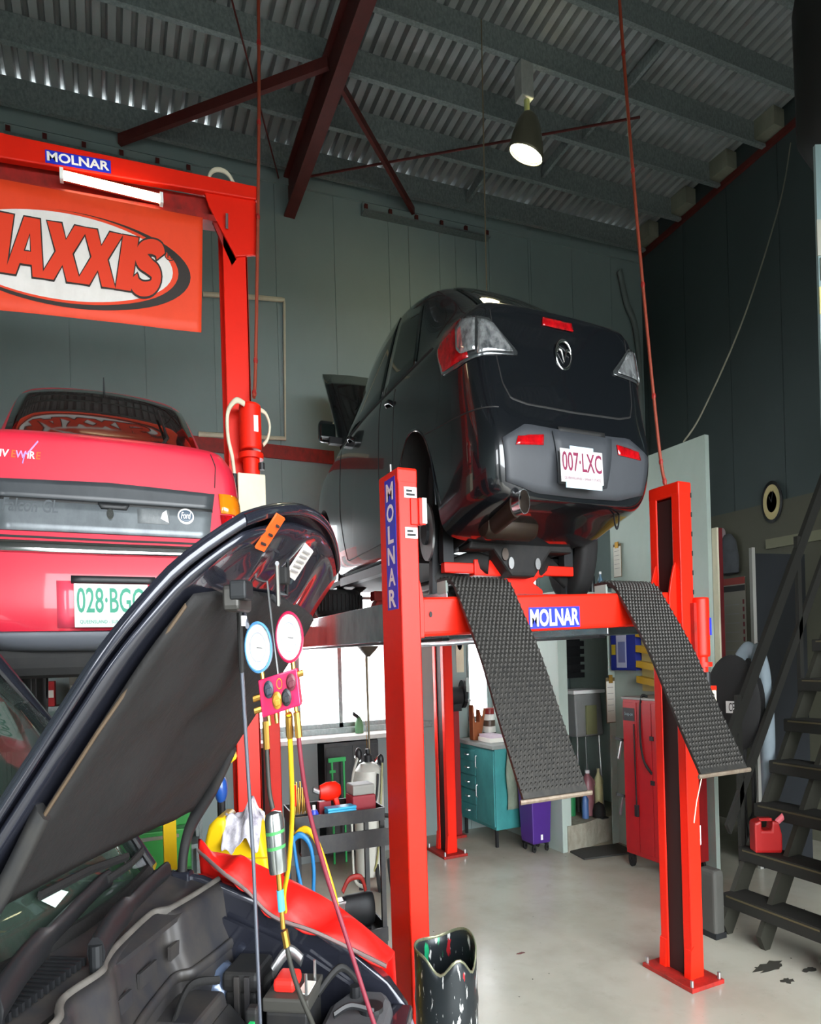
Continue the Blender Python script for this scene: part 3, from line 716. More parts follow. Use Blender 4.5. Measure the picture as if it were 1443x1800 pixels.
# ================================================================ CARS
M_mazda = mat('car_black_metallic', '#14171b', 0.22, 0.25, coat=1.0, spec=0.6)
M_glassd = mat('car_glass_tinted', '#161d1c', 0.04, spec=0.6, coat=0.5)
M_falcon = mat('car_red_faded', '#c8243a', 0.36, coat=0.45, var=0.5, var_scale=2.5, dark='#b51f35')
M_lens_r = mat('lens_red', '#c00d16', 0.08, coat=1.0, var=.8, var_scale=24, dark='#5e060a')
M_lens_c = mat('lens_clear', '#d4d8da', 0.12, 0.7, coat=1.0, var=.9, var_scale=22, dark='#4c5256')
M_lens_a = mat('lens_amber', '#e07a10', 0.1, coat=1.0, var=.3, var_scale=30)
M_bump = mat('bumper_grey_plastic', '#3f4247', 0.5, var=.3, var_scale=8)
M_under = mat('underbody_black', '#131415', 0.7, var=.5, var_scale=15, dark='#24231f')
M_rust = mat('exhaust_brown', '#33291f', 0.45, .5, var=.7, var_scale=18, dark='#2a221f')

def interp(st, y):
    """Catmull-Rom through the station table"""
    n = len(st)
    for i in range(n - 1):
        if st[i][0] <= y <= st[i + 1][0] + 1e-9:
            a, b, c, d = st[max(i - 1, 0)], st[i], st[i + 1], st[min(i + 2, n - 1)]
            t = (y - b[0]) / (c[0] - b[0]); out = []
            for k in range(1, len(b)):
                h = c[0] - b[0]
                m0 = (c[k] - a[k]) / max(1e-6, c[0] - a[0]) * h; m1 = (d[k] - b[k]) / max(1e-6, d[0] - b[0]) * h
                out.append((2*t**3 - 3*t**2 + 1) * b[k] + (t**3 - 2*t**2 + t) * m0 + (-2*t**3 + 3*t**2) * c[k] + (t**3 - t**2) * m1)
            return out
    return list(st[-1][1:])
def section(w, zb, zs, zt, wr, zrl):
    h = zs - zb; a = 0.955 * w
    half = [(0, zb), (0.60 * w, zb), (0.87 * w, zb + 0.015), (0.96 * w, zb + 0.08), (0.99 * w, zb + 0.30 * h), (1.0 * w, zb + 0.55 * h), (0.995 * w, zb + 0.78 * h), (0.98 * w, zs - 0.04), (a, zs)]
    for f in (0.33, 0.67): half.append((a + (wr - a) * f + 0.02 * (zrl - zs), zs + (zrl - zs) * f))
    half += [(wr, zrl), (wr * 0.86, zrl + (zt - zrl) * 0.62), (wr * 0.45, zt - (zt - zrl) * 0.08), (0, zt)]
    return half
def car_body(name, st, ys, parent, material, shift=None, arches=(), ar=0.36):
    """lofted shell closed at both ends; wheel arches are cut out; returns (object, BVH of its surface)"""
    rows = []
    for y in ys:
        sec = section(*interp(st, y))
        ring = [(x, y, z) for x, z in sec] + [(-x, y, z) for x, z in sec[-2:0:-1]]
        if shift: ring = [(x, y_ + shift(x, y_, z), z) for x, y_, z in ring]
        rows.append(ring)
    mb = MB().grid(rows, True); nc = len(rows[0]); nh = nc // 2
    for base in (0, (len(rows) - 1) * nc):
        for i in range(nh):
            a, b = base + i, base + i + 1; c, d = base + (nc - i - 1) % nc, base + (nc - i) % nc
            f = []
            for q in (a, b, c, d):
                if q not in f: f.append(q)
            if len(f) > 2: mb.f.append(tuple(f))
    o = mb.build(name, material, parent)
    md = o.modifiers.new('smooth', 'SUBSURF'); md.levels = 2; md.render_levels = 2
    cut = []
    o.data.materials.append(M_under)
    for ax, ay, az in arches:
        c = MB().cyl((ax - 0.3, ay, az), (ax + 0.3, ay, az), ar, 40).build('cutter', M_under); c.scale = (1, 1, 1); cut.append(c)
        if parent is not None: c.parent = parent
        b = o.modifiers.new('arch', 'BOOLEAN'); b.operation = 'DIFFERENCE'; b.object = c; b.solver = 'EXACT'; b.material_mode = 'TRANSFER'
    bpy.context.view_layer.update()
    dg = bpy.context.evaluated_depsgraph_get()
    me = bpy.data.meshes.new_from_object(o.evaluated_get(dg)); o.modifiers.clear(); old = o.data; o.data = me; me.name = name
    for c in cut: bpy.data.objects.remove(c)
    me.polygons.foreach_set('use_smooth', [True] * len(me.polygons)); me.set_sharp_from_angle(angle=math.radians(38))
    bv = BVHTree.FromPolygons([v.co[:] for v in me.vertices], [tuple(p.vertices) for p in me.polygons])
    return o, bv
def caster(bv, kind):
    """(a, b) on a view plane -> point and normal on the body. rear: (x,z); left/right: (y,z); top: (x,y); or a direction"""
    def f(a, b):
        if kind == 'rear': o, d = Vector((a, -3, b)), Vector((0, 1, 0))
        elif kind == 'left': o, d = Vector((-4, a, b)), Vector((1, 0, 0))
        elif kind == 'right': o, d = Vector((4, a, b)), Vector((-1, 0, 0))
        elif kind == 'top': o, d = Vector((a, b, 5)), Vector((0, 0, -1))
        elif kind == 'rtop': o, d = Vector((a, -1.0, b + 1.0)), Vector((0, 1, -0.6)).normalized()
        elif kind == 'lcorner': d = Vector((0.7071, 0.7071, 0)); o = Vector((0, 0.4, 0)) + Vector((0.7071, -0.7071, 0)) * a - d * 4 + Vector((0, 0, b))
        elif kind == 'rcorner': d = Vector((-0.7071, 0.7071, 0)); o = Vector((0, 0.4, 0)) + Vector((0.7071, 0.7071, 0)) * a - d * 4 + Vector((0, 0, b))
        h = bv.ray_cast(o, d)
        if h[0] is None:
            h = bv.find_nearest(o + d * 3.2)
        n = h[1] if h[1].dot(d) < 0 else -h[1]
        return h[0], n
    return f
def resample(pts, n):
    pts = [Vector(p) for p in pts]; L = [0]
    for p, q in zip(pts, pts[1:]): L.append(L[-1] + (q - p).length)
    out = []
    for i in range(n + 1):
        s = L[-1] * i / n; k = 0
        while k < len(pts) - 2 and L[k + 1] < s: k += 1
        t = (s - L[k]) / max(1e-9, L[k + 1] - L[k]); out.append(pts[k].lerp(pts[k + 1], min(1, max(0, t))))
    return out
def patch(name, f, lo, hi, material, parent, off=0.004, nu=14, nv=6, thick=0.006, smooth=50):
    """a panel that lies on the body between two curves given on the view plane"""
    A, B = resample(lo, nu), resample(hi, nu); rows = []
    for j in range(nv + 1):
        r = []
        for i in range(nu + 1):
            q = A[i].lerp(B[i], j / nv); p, n = f(q.x, q.y); r.append(p + n * off)
        rows.append(r)
    return MB().grid(rows).build(name, material, parent, smooth=smooth, solid=thick)
def seam(name, f, pts, parent, r=0.004, n=24, material=None, off=0.001):
    P_ = [(lambda t: t[0] + t[1] * off)(f(q.x, q.y)) for q in resample(pts, n)]
    return MB().tube(P_, r, 6).build(name, material or M_print, parent)
def wheel(parent, c, r=0.31, w=0.2, rim=M_steel):
    t = MB().lathe([(r * .62, -w / 2), (r * .9, -w / 2), (r * .985, -w * .38), (r, -w * .2), (r, w * .2), (r * .985, w * .38), (r * .9, w / 2), (r * .62, w / 2)], 32, Matrix.Translation(c) @ Matrix.Rotation(math.pi / 2, 4, 'Y'), closed=True).build('tyre', M_rubber, parent, smooth=50)
    MB().lathe([(0.001, -w * .2), (r * .3, -w * .25), (r * .55, -w * .3), (r * .63, -w * .42), (r * .63, w * .42), (0.001, w * .42)], 28, Matrix.Translation(c) @ Matrix.Rotation(math.pi / 2, 4, 'Y')).build('wheel_rim', rim, t, smooth=40)
    return t
def number_plate(parent, c, w, h, txt, sub, base, ink, tilt=0.0, nrm=-1):
    p = MB().bx(-w / 2, w / 2, -0.004, 0.004, -h / 2, h / 2).build('number_plate', base, parent, bevel=.002); p.location = c; p.rotation_euler = (tilt, 0, 0)
    lettering(txt, p, frame((0, -0.006, h * 0.12), (1, 0, 0), (0, 0, 1)), w * 0.93, h * 0.58, ink, offset=0.012, depth=0)
    lettering(sub, p, frame((0, -0.006, -h * 0.38), (1, 0, 0), (0, 0, 1)), w * 0.86, h * 0.09, ink, offset=0.0, depth=0)
    return p

# ---------------------------------------------------------------- black car on the four-post lift
mz = thing('black_sedan', 'black car with its bonnet up, raised on the four-post lift', 'car', (3.36, 4.08, 1.80))
#        y     w     zb    zs    zt    wr   zrail
MST = [(0.00, 0.68, 0.36, 1.12, 1.175, 0.60, 1.155),
       (0.05, 0.77, 0.345, 1.13, 1.190, 0.66, 1.17),
       (0.15, 0.835, 0.33, 1.13, 1.205, 0.69, 1.185),
       (0.40, 0.87, 0.30, 1.11, 1.235, 0.66, 1.205),
       (0.75, 0.88, 0.24, 1.09, 1.400, 0.60, 1.33),
       (1.15, 0.89, 0.22, 1.08, 1.560, 0.60, 1.47),
       (1.70, 0.895, 0.22, 1.07, 1.630, 0.61, 1.54),
       (2.30, 0.895, 0.22, 1.05, 1.620, 0.60, 1.53),
       (2.75, 0.89, 0.22, 1.03, 1.520, 0.59, 1.43),
       (3.20, 0.885, 0.22, 1.00, 1.190, 0.66, 1.12),
       (3.40, 0.88, 0.22, 0.97, 1.060, 0.72, 1.02),
       (3.90, 0.86, 0.24, 0.90, 0.980, 0.70, 0.95),
       (4.25, 0.77, 0.27, 0.80, 0.880, 0.60, 0.85),
       (4.45, 0.62, 0.30, 0.68, 0.740, 0.45, 0.72)]
def mshift(x, y, z):
    f = max(0.0, 1 - y / 0.6)
    b = 0.10 * (1 - min(1, max(0, (z - 0.66) / 0.10)))          # bumper stands proud of the boot lid
    l = 0.16 * max(0, z - 0.74) / 0.4
    under = 0.10 * max(0, 0.52 - z) / 0.2
    return f * (-b + l * 0.7 + under)
mbody, mbv = car_body('body', MST, [0, .03, .08, .16, .28, .45, .65, .85, 1.1, 1.4, 1.75, 2.1, 2.45, 2.75, 3.0, 3.2, 3.4, 3.65, 3.9, 4.1, 4.27, 4.4, 4.45], mz, M_mazda, mshift,
                      [(-0.88, 1.07, 0.40), (0.88, 1.07, 0.40), (-0.88, 3.70, 0.33), (0.88, 3.70, 0.33)], 0.385)
R_, Lf, LC, RC, RT = (caster(mbv, k) for k in ('rear', 'left', 'lcorner', 'rcorner', 'rtop'))
# lower bumper in grey plastic
patch('bumper_skirt', R_, [(-0.66, 0.42), (-0.4, 0.385), (0, 0.38), (0.4, 0.385), (0.66, 0.42)], [(-0.70, 0.58), (-0.5, 0.645), (0, 0.635), (0.5, 0.645), (0.70, 0.58)], M_bump, mz, 0.006, 28, 8, 0.01)
patch('plate_recess', R_, [(-0.22, 0.43), (0.25, 0.43)], [(-0.27, 0.625), (0.30, 0.625)], M_bump, mz, 0.02, 8, 5, 0.01)
patch('bumper_shadow_gap', R_, [(-0.2, 0.634), (0.25, 0.634)], [(-0.2, 0.652), (0.25, 0.652)], M_print, mz, 0.010, 8, 2, 0.004)
patch('reflector', R_, [(-0.60, 0.555), (-0.36, 0.565)], [(-0.58, 0.59), (-0.35, 0.605)], M_lens_r, mz, 0.016, 8, 3, 0.008)
patch('reflector', R_, [(0.36, 0.565), (0.60, 0.555)], [(0.35, 0.605), (0.58, 0.59)], M_lens_r, mz, 0.016, 8, 3, 0.008)
# boot lid: shut lines, emblem, high brake light, lamps
seam('shut_line', R_, [(-0.66, 1.13), (-0.655, 0.95), (-0.63, 0.82), (-0.58, 0.755), (-0.45, 0.738), (0, 0.732), (0.45, 0.738), (0.58, 0.755), (0.63, 0.82), (0.655, 0.95), (0.66, 1.13)], mz, 0.005, 80)
seam('bumper_line', LC, [(-1.05, 0.74), (-0.8, 0.725), (-0.5, 0.715), (-0.2, 0.71)], mz, 0.003, 30)
patch('brake_light', R_, [(-0.20, 1.105), (0.10, 1.105)], [(-0.19, 1.14), (0.09, 1.14)], M_lens_r, mz, 0.008, 12, 3, 0.01)
def tail_lamp(f, s):
    P2 = lambda L_: [(s * (-.75 + (a + 1.02) * .82), b) for a, b in L_]
    base = patch('tail_lamp', f, P2([(-1.02, 1.035), (-0.95, 0.925), (-0.76, 0.915), (-0.44, 0.93), (-0.22, 0.945)]), P2([(-1.02, 1.045), (-0.92, 1.105), (-0.74, 1.12), (-0.44, 1.085), (-0.22, 0.96)]), mat('lamp_bezel', '#5c6062', 0.2, .7, coat=1), mz, 0.006, 26, 8, 0.01)
    patch('red_lens', f, P2([(-1.005, 1.035), (-0.94, 0.935), (-0.62, 0.932)]), P2([(-1.005, 1.045), (-0.915, 1.095), (-0.70, 1.105)]), M_lens_r, base, 0.016, 14, 6, 0.006)
    patch('clear_lens', f, P2([(-0.74, 0.985), (-0.69, 0.955), (-0.555, 0.95)]), P2([(-0.75, 1.08), (-0.68, 1.095), (-0.555, 1.08)]), M_lens_c, base, 0.026, 8, 5, 0.006)
    patch('lid_lens', f, P2([(-0.535, 0.935), (-0.26, 0.952)]), P2([(-0.535, 1.08), (-0.42, 1.065), (-0.26, 0.958)]), M_lens_c, base, 0.018, 10, 5, 0.006)
tail_lamp(LC, 1)
RCm = lambda a, b: RC(a, b)
tail_lamp(RCm, -1)
# emblem: ring with winged bar
ep, en = R_(-0.03, 0.985)
em = MB(); ex = Vector((1, 0, 0)); ez = Vector((0, 0, 1))
ring = [ep + en * 0.012 + ex * (0.075 * math.cos(a)) + ez * (0.060 * math.sin(a)) for a in [2 * math.pi * i / 32 for i in range(33)]]
emb = MB().tube(ring, 0.008, 8).build('emblem', M_chrome, mz, smooth=60)
wing = [ep + en * 0.014 + ex * a + ez * b for a, b in ((-0.072, 0.004), (-0.052, 0.022), (-0.026, 0.018), (0, -0.026), (0.026, 0.018), (0.052, 0.022), (0.072, 0.004))]
MB().tube(wing, [.003, .008, .009, .007, .009, .008, .003], 8).build('emblem_wing', M_chrome, emb, smooth=60)
number_plate(mz, (-0.06, -0.155, 0.485), 0.40, 0.135, '007·LXC', 'QUEENSLAND - SMART STATE', mat('plate_white', '#c4c6c6', .4), mat('ink_maroon', '#7d1f45', .5), math.radians(-4))
MB().bx(-0.22, 0.12, -0.168, -0.161, 0.395, 0.418).build('dealer_strip', mat('strip_pale_blue', '#bcd8ea', .4), mz)
MB().bx(-0.17, 0.05, -0.158, -0.15, 0.552, 0.565).build('plate_frame', mat('strip_pale_blue', '#bcd8ea', .4), mz)
# side glass, belt trim, handles, doors
patch('side_window', Lf, [(1.05, 1.10), (1.72, 1.085)], [(1.30, 1.46), (1.78, 1.54)], M_glassd, mz, 0.004, 10, 6, 0.004)
patch('side_window', Lf, [(1.80, 1.085), (2.95, 1.05)], [(1.86, 1.545), (2.50, 1.47)], M_glassd, mz, 0.004, 14, 6, 0.004)
RtS = caster(mbv, 'right')
patch('side_window', RtS, [(1.05, 1.10), (1.72, 1.085)], [(1.30, 1.46), (1.78, 1.54)], M_glassd, mz, 0.004, 10, 6, 0.004)
patch('side_window', RtS, [(1.80, 1.085), (2.95, 1.05)], [(1.86, 1.545), (2.50, 1.47)], M_glassd, mz, 0.004, 14, 6, 0.004)
TP = caster(mbv, 'top')
patch('rear_window', TP, [(-0.50, 0.50), (0, 0.47), (0.50, 0.50)], [(-0.44, 1.05), (0, 1.08), (0.44, 1.05)], M_glassd, mz, 0.004, 14, 8, 0.004)
patch('windscreen', TP, [(-0.60, 3.28), (0, 3.36), (0.60, 3.28)], [(-0.48, 2.60), (0, 2.55), (0.48, 2.60)], M_glassd, mz, 0.004, 14, 8, 0.004)
for F_ in (Lf, RtS):
    seam('door_line', F_, [(1.45, 1.06), (1.50, 0.6), (1.62, 0.34), (2.9, 0.32), (3.02, 0.6), (2.98, 1.02)], mz, 0.004, 50)
    seam('door_line', F_, [(1.80, 1.07), (1.83, 0.7), (1.80, 0.34)], mz, 0.004, 30)
    seam('belt_trim', F_, [(0.75, 1.10), (1.3, 1.085), (2.2, 1.07), (3.0, 1.03)], mz, 0.008, 40)
for y in (1.52, 2.60):
    p, n = Lf(y, 1.0)
    MB().tube(spline([p + Vector((0, -0.06, -0.015)), p + n * 0.03 + Vector((0, -0.02, 0)), p + n * 0.03 + Vector((0, 0.07, 0.01)), p + Vector((0, 0.11, 0.01))]), 0.012, 8).build('door_handle', M_mazda, mz, smooth=60)
seam('arch_lip', Lf, [(1.07 + 0.385 * math.cos(math.radians(a)), 0.40 + 0.385 * math.sin(math.radians(a))) for a in (0,)] * 2, mz, 0.002, 2) if False else None
MB().tube([(-0.885 + 0.01 * abs(math.cos(math.radians(a))), 1.07 + 0.388 * math.cos(math.radians(a)), 0.40 + 0.388 * math.sin(math.radians(a))) for a in range(0, 181, 9)], 0.008, 6).build('arch_lip', M_mazda, mz, smooth=60)
# mirrors
for s in (-1, 1):
    m_ = MB().bx(s * 0.92, s * 1.12, 2.96, 3.06, 1.04, 1.17).build('wing_mirror', M_mazda, mz, bevel=.04, bseg=4, smooth=40)
    MB().bx(s * 0.86, s * 1.0, 2.95, 3.03, 1.03, 1.07).build('mirror_arm', M_black, m_)
    MB().bx(s * 0.945, s * 1.10, 2.952, 2.958, 1.065, 1.145).build('mirror_glass', M_glassd, m_, bevel=.02)
# raised bonnet
bo = MB(); rows = []
for j in range(7):
    t = j / 6; rows.append([(a * (0.74 - 0.08 * t), 3.30 + 1.02 * t - 0.10 * (a * a) * t, 1.06 + 0.82 * t - 0.05 * a * a - .10 * t * t) for a in (-1, -.75, -.4, 0, .4, .75, 1)])
MB().grid(rows).build('bonnet', M_mazda, mz, smooth=60, solid=0.025)
MB().tube([(-0.3, 4.2, 0.86), (-0.32, 3.78, 1.52)], 0.008, 6).build('bonnet_stay', M_dark, mz)
# underside, suspension, exhaust
MB().bx(-0.78, 0.78, 1.45, 4.2, 0.205, 0.235).build('floor_pan', M_under, mz)
MB().bar((-0.76, 1.5, 0.215), (-0.76, 3.3, 0.215), 0.10, 0.05).build('sill', M_bump, mz)
MB().prism([(-0.55, 0.22), (-0.30, 0.22), (-0.12, 0.10), (0.12, 0.10), (0.30, 0.22), (0.55, 0.22), (0.50, 0.30), (-0.50, 0.30)], 0.72, 0.95, 'y').build('rear_subframe', M_under, mz, bevel=.02)
for s in (-1, 1):
    MB().cyl((s * 0.14, 0.715, 0.16), (s * 0.14, 0.70, 0.16), 0.028, 12).build('bush', M_steel, mz)
    MB().tube(spline([(s * 0.28, 0.85, 0.16), (s * 0.42, 0.95, 0.18), (s * 0.66, 1.03, 0.12), (s * 0.72, 1.05, 0.10)]), 0.045, 8).build('lower_arm', M_under, mz, smooth=60)
    MB().bar((s * 0.72, 1.05, 0.02), (s * 0.70, 1.02, 0.62), 0.07, 0.07, (0, 1, 0)).build('damper', M_dark, mz)
    sp = [(s * 0.52 + 0.065 * math.cos(t * 0.6), 0.98 + 0.065 * math.sin(t * 0.6), 0.20 + 0.0042 * t) for t in range(0, 62)]
    MB().tube(sp, 0.012, 6).build('coil_spring', M_black, mz, smooth=60)
    MB().cyl((s * 0.70, 1.07, 0.32), (s * 0.80, 1.07, 0.32), 0.06, 16).build('hub', M_dark, mz)
    MB().cyl((s * 0.755, 1.07, 0.32), (s * 0.775, 1.07, 0.32), 0.135, 28).build('brake_disc', M_steel, mz, smooth=40)
MB().lathe([(0.001, -0.25), (0.07, -0.24), (0.085, -0.20), (0.085, 0.20), (0.07, 0.24), (0.001, 0.25)], 20, Matrix.Translation((-0.33, 0.45, 0.30)) @ Matrix.Rotation(math.pi / 2, 4, 'Y') @ Matrix.Diagonal((.75, 1.2, 1, 1))).build('muffler', M_rust, mz, smooth=40)
ex_ = MB().lathe([(0.043, -.2), (0.050, 0.0), (0.046, 0.0), (0.040, -.2)], 24, Matrix.Translation((-0.545, -0.09, 0.335)) @ Matrix.Rotation(math.pi / 2, 4, 'X'), closed=True).build('exhaust_tip', M_chrome, mz, smooth=40)
MB().cyl((-0.545, 0.06, 0.335), (-0.545, 0.07, 0.335), 0.045, 20).build('exhaust_bore', M_print, ex_)
MB().cyl((-0.545, 0.02, 0.335), (-0.52, 0.35, 0.30), 0.052, 16).build('tail_pipe', M_rust, mz, smooth=40)
MB().tube(spline([(-0.2, 0.7, 0.2), (0.0, 1.6, 0.17), (0.05, 3.4, 0.17)]), 0.03, 10).build('exhaust_pipe', M_rust, mz, smooth=40)
MB().torus((0.50, 0.10, 0.34), 0.06, 0.008, 20, 6, Matrix.Rotation(math.pi / 2, 4, 'X') @ Matrix.Diagonal((.45, 1, 1, 1))).build('tow_loop', M_dark, mz, smooth=60)
wheel(mz, (0.80, 1.07, 0.31), 0.31, 0.2, M_dark)
wheel(mz, (0.78, 3.70, 0.31), 0.31, 0.2, M_dark)
MB().cyl((-0.74, 3.70, 0.32), (-0.72, 3.70, 0.32), 0.14, 28).build('brake_disc', M_steel, mz, smooth=40)
MB().tube(spline([(-0.35, 3.6, .24), (-0.55, 3.66, .16), (-0.72, 3.70, .20)]), 0.03, 8).build('lower_arm', M_under, mz, smooth=60)

# ---------------------------------------------------------------- red sedan on the two-post lift
fa = thing('red_sedan', 'faded red sedan raised on the two-post lift, seen square from behind', 'car', (0.05, 4.0, 1.31))
FST = [(0.00, 0.64, 0.30, 0.84, 0.905, 0.57, 0.885),
       (0.05, 0.70, 0.29, 0.86, 0.93, 0.61, 0.91),
       (0.16, 0.745, 0.28, 0.87, 0.94, 0.64, 0.92),
       (0.45, 0.78, 0.24, 0.88, 0.95, 0.66, 0.93),
       (0.80, 0.79, 0.22, 0.88, 0.960, 0.66, 0.94),
       (1.15, 0.80, 0.20, 0.89, 1.170, 0.62, 1.13),
       (1.55, 0.80, 0.20, 0.88, 1.370, 0.58, 1.31),
       (2.10, 0.80, 0.20, 0.88, 1.410, 0.60, 1.345),
       (2.75, 0.80, 0.20, 0.88, 1.37, 0.58, 1.31),
       (3.30, 0.80, 0.20, 0.87, 1.000, 0.62, 0.96),
       (3.60, 0.79, 0.22, 0.83, 0.910, 0.66, 0.89),
       (4.30, 0.76, 0.25, 0.74, 0.820, 0.62, 0.80),
       (4.70, 0.66, 0.30, 0.62, 0.680, 0.50, 0.66)]
def fshift(x, y, z):
    f = max(0.0, 1 - y / 0.5)
    b = 0.07 * (1 - min(1, max(0, (z - 0.56) / 0.05)))
    return f * (-b + 0.06 * max(0, z - 0.6) / 0.3 + 0.08 * max(0, 0.36 - z) / 0.1)
fbody, fbv = car_body('body', FST, [0, .03, .08, .16, .3, .5, .8, 1.0, 1.2, 1.5, 1.8, 2.2, 2.6, 2.9, 3.2, 3.45, 3.7, 4.1, 4.45, 4.62, 4.7], fa, M_falcon, fshift,
                      [(-0.8, 1.12, 0.33), (0.8, 1.12, 0.33), (-0.8, 3.85, 0.33), (0.8, 3.85, 0.33)], 0.36)
FR_, FLc, FRc, FTp, FLs, FRs = (caster(fbv, k) for k in ('rear', 'lcorner', 'rcorner', 'top', 'left', 'right'))
M_panel = mat('garnish_black_satin', '#3b3f42', 0.32, var=.5, var_scale=6, dark='#23262a')
patch('upper_garnish', FR_, [(-0.555, 0.715), (0, 0.715), (0.555, 0.715)], [(-0.57, 0.765), (0, 0.775), (0.57, 0.765)], M_panel, fa, 0.006, 16, 4, 0.01)
pn = patch('boot_panel', FR_, [(-0.53, 0.618), (0.53, 0.618)], [(-0.55, 0.705), (0.55, 0.705)], mat('garnish_grey_satin', '#6c7275', 0.3, .3, var=.6, var_scale=7, dark='#3d4247'), fa, 0.005, 16, 4, 0.008)
patch('panel_gap', FR_, [(-0.555, 0.706), (0.555, 0.706)], [(-0.555, 0.716), (0.555, 0.716)], M_print, fa, 0.004, 12, 1, 0.003)
patch('boot_handle', FR_, [(-0.045, 0.692), (0.085, 0.692)], [(-0.06, 0.708), (0.10, 0.708)], M_black, fa, 0.014, 6, 2, 0.014)
p, n = FR_(0.0, 0.674); MB().cyl(p, p + n * 0.02, 0.018, 14).build('boot_lock', M_chrome, fa, smooth=40)
def on(f, a, b, off): p, n = f(a, b); return p + n * off
def flat_text(txt, f, a, b, w, h, material, parent, name='lettering', off=0.014, o=0.0, sh=0.0):
    me = text_mesh(txt, w, h, 0, o, sh)
    for v in me.vertices: v.co = on(f, a + v.co.x, b + v.co.y, off)
    ob_ = bpy.data.objects.new(name, me); COL.objects.link(ob_); ob_.data.materials.append(material); ob_.parent = parent
flat_text('Falcon GL', FR_, -0.385, 0.69, 0.26, 0.04, mat('badge_dull_chrome', '#565b5e', .35, .6), pn, 'model_badge', 0.012, 0.015, .2)
bd = patch('oval_badge', FR_, [(0.40 + 0.045 * math.cos(math.radians(a)), 0.684 + 0.025 * math.sin(math.radians(a))) for a in range(180, 361, 15)], [(0.40 + 0.045 * math.cos(math.radians(a)), 0.684 + 0.025 * math.sin(math.radians(a))) for a in range(180, -1, -15)], M_white, pn, 0.012, 14, 6, 0.004)
patch('oval_field', FR_, [(0.40 + 0.038 * math.cos(math.radians(a)), 0.684 + 0.019 * math.sin(math.radians(a))) for a in range(180, 361, 15)], [(0.40 + 0.038 * math.cos(math.radians(a)), 0.684 + 0.019 * math.sin(math.radians(a))) for a in range(180, -1, -15)], mat('badge_navy', '#4c5a68', .3), bd, 0.016, 14, 6, 0.002)
flat_text('Ford', FR_, 0.40, 0.684, 0.055, 0.022, M_white, bd, 'badge_script', 0.020, 0.01, .3)
patch('worn_sticker', FR_, [(0.14, 0.655), (0.31, 0.655)], [(0.14, 0.70), (0.31, 0.70)], mat('sticker_residue', '#777b7c', .6, var=.8, var_scale=25, dark='#55595b'), pn, 0.010, 4, 2, 0.002)
patch('worn_sticker', FR_, [(0.262, 0.672), (0.305, 0.66)], [(0.272, 0.69), (0.295, 0.70)], M_white, pn, 0.0125, 4, 2, 0.002)
# lamps
for f, s in ((FLc, 1), (FRc, -1)):
    P2 = lambda L_: [(s * a, b) for a, b in L_]
    patch('amber_lamp', f, P2([(-0.47, 0.705), (-0.165, 0.705)]), P2([(-0.47, 0.768), (-0.17, 0.768)]), M_lens_a, fa, 0.006, 12, 3, 0.012)
    patch('red_lamp', f, P2([(-0.46, 0.612), (-0.155, 0.612)]), P2([(-0.47, 0.698), (-0.16, 0.698)]), M_lens_r, fa, 0.006, 12, 3, 0.012)
    patch('reverse_lamp', f, P2([(-0.25, 0.635), (-0.19, 0.635)]), P2([(-0.25, 0.675), (-0.19, 0.675)]), M_lens_c, fa, 0.016, 6, 3, 0.006)
    seam('lid_line', FR_, P2([(-0.575, 0.79), (-0.585, 0.86), (-0.56, 0.90)]) if s == 1 else [(0.575, 0.79), (0.585, 0.86), (0.56, 0.90)], fa, 0.003, 14)
patch('chrome_strip', FR_, [(-0.70, 0.555), (0, 0.552), (0.70, 0.555)], [(-0.70, 0.585), (0, 0.583), (0.70, 0.585)], M_chrome, fa, 0.012, 24, 3, 0.014)
seam('bumper_gap', FR_, [(-0.7, 0.603), (0, 0.60), (0.7, 0.603)], fa, 0.004, 30)
patch('plate_recess', FR_, [(-0.27, 0.345), (0.34, 0.345)], [(-0.27, 0.475), (0.34, 0.475)], mat('car_red_recess', '#d8455a', .35, coat=.5), fa, 0.003, 10, 4, 0.006)
patch('plate_light_bar', FR_, [(-0.20, 0.468), (0.22, 0.468)], [(-0.20, 0.485), (0.22, 0.485)], M_black, fa, 0.014, 8, 2, 0.02)
patch('bumper_lip', FR_, [(-0.66, 0.285), (0, 0.28), (0.66, 0.285)], [(-0.68, 0.335), (0, 0.335), (0.68, 0.335)], mat('lip_grey', '#5b5f66', .5), fa, 0.008, 24, 4, 0.012)
number_plate(fa, (-0.005, -0.095, 0.405), 0.365, 0.125, '028·BGO', 'QUEENSLAND - SUNSHINE STATE', mat('plate_pale_green', '#b9c9c0', .4), mat('ink_green', '#1f8468', .5))
patch('rear_window', FTp, [(-0.62, 0.94), (0, 0.88), (0.62, 0.94)], [(-0.55, 1.46), (0, 1.52), (0.55, 1.46)], mat('car_glass_red_reflect', '#1a1211', 0.03, spec=0.9, coat=1.0), fa, 0.004, 16, 10, 0.004)  # red in the glass colour stands in for a reflection
patch('windscreen', FTp, [(-0.58, 3.30), (0, 3.36), (0.58, 3.30)], [(-0.46, 2.85), (0, 2.80), (0.46, 2.85)], M_glassd, fa, 0.004, 14, 8, 0.004)
for F_ in (FLs, FRs):
    patch('side_window', F_, [(1.25, 0.91), (2.15, 0.91)], [(1.55, 1.23), (2.15, 1.29)], M_glassd, fa, 0.004, 10, 5, 0.004)
    patch('side_window', F_, [(2.22, 0.91), (3.2, 0.90)], [(2.22, 1.29), (2.80, 1.24)], M_glassd, fa, 0.004, 10, 5, 0.004)
p, n = FTp(0.0, 1.53); MB().tube([p, p + Vector((0, -0.02, 0.06))], 0.008, 8, r1=0.004).build('aerial', M_black, fa)
wp = MB().tube([on(FTp, 0.33, 0.90, .02), on(FTp, 0.40, 1.0, .03), on(FTp, 0.36, 1.25, .03)], 0.008, 6).build('rear_wiper', M_black, fa)
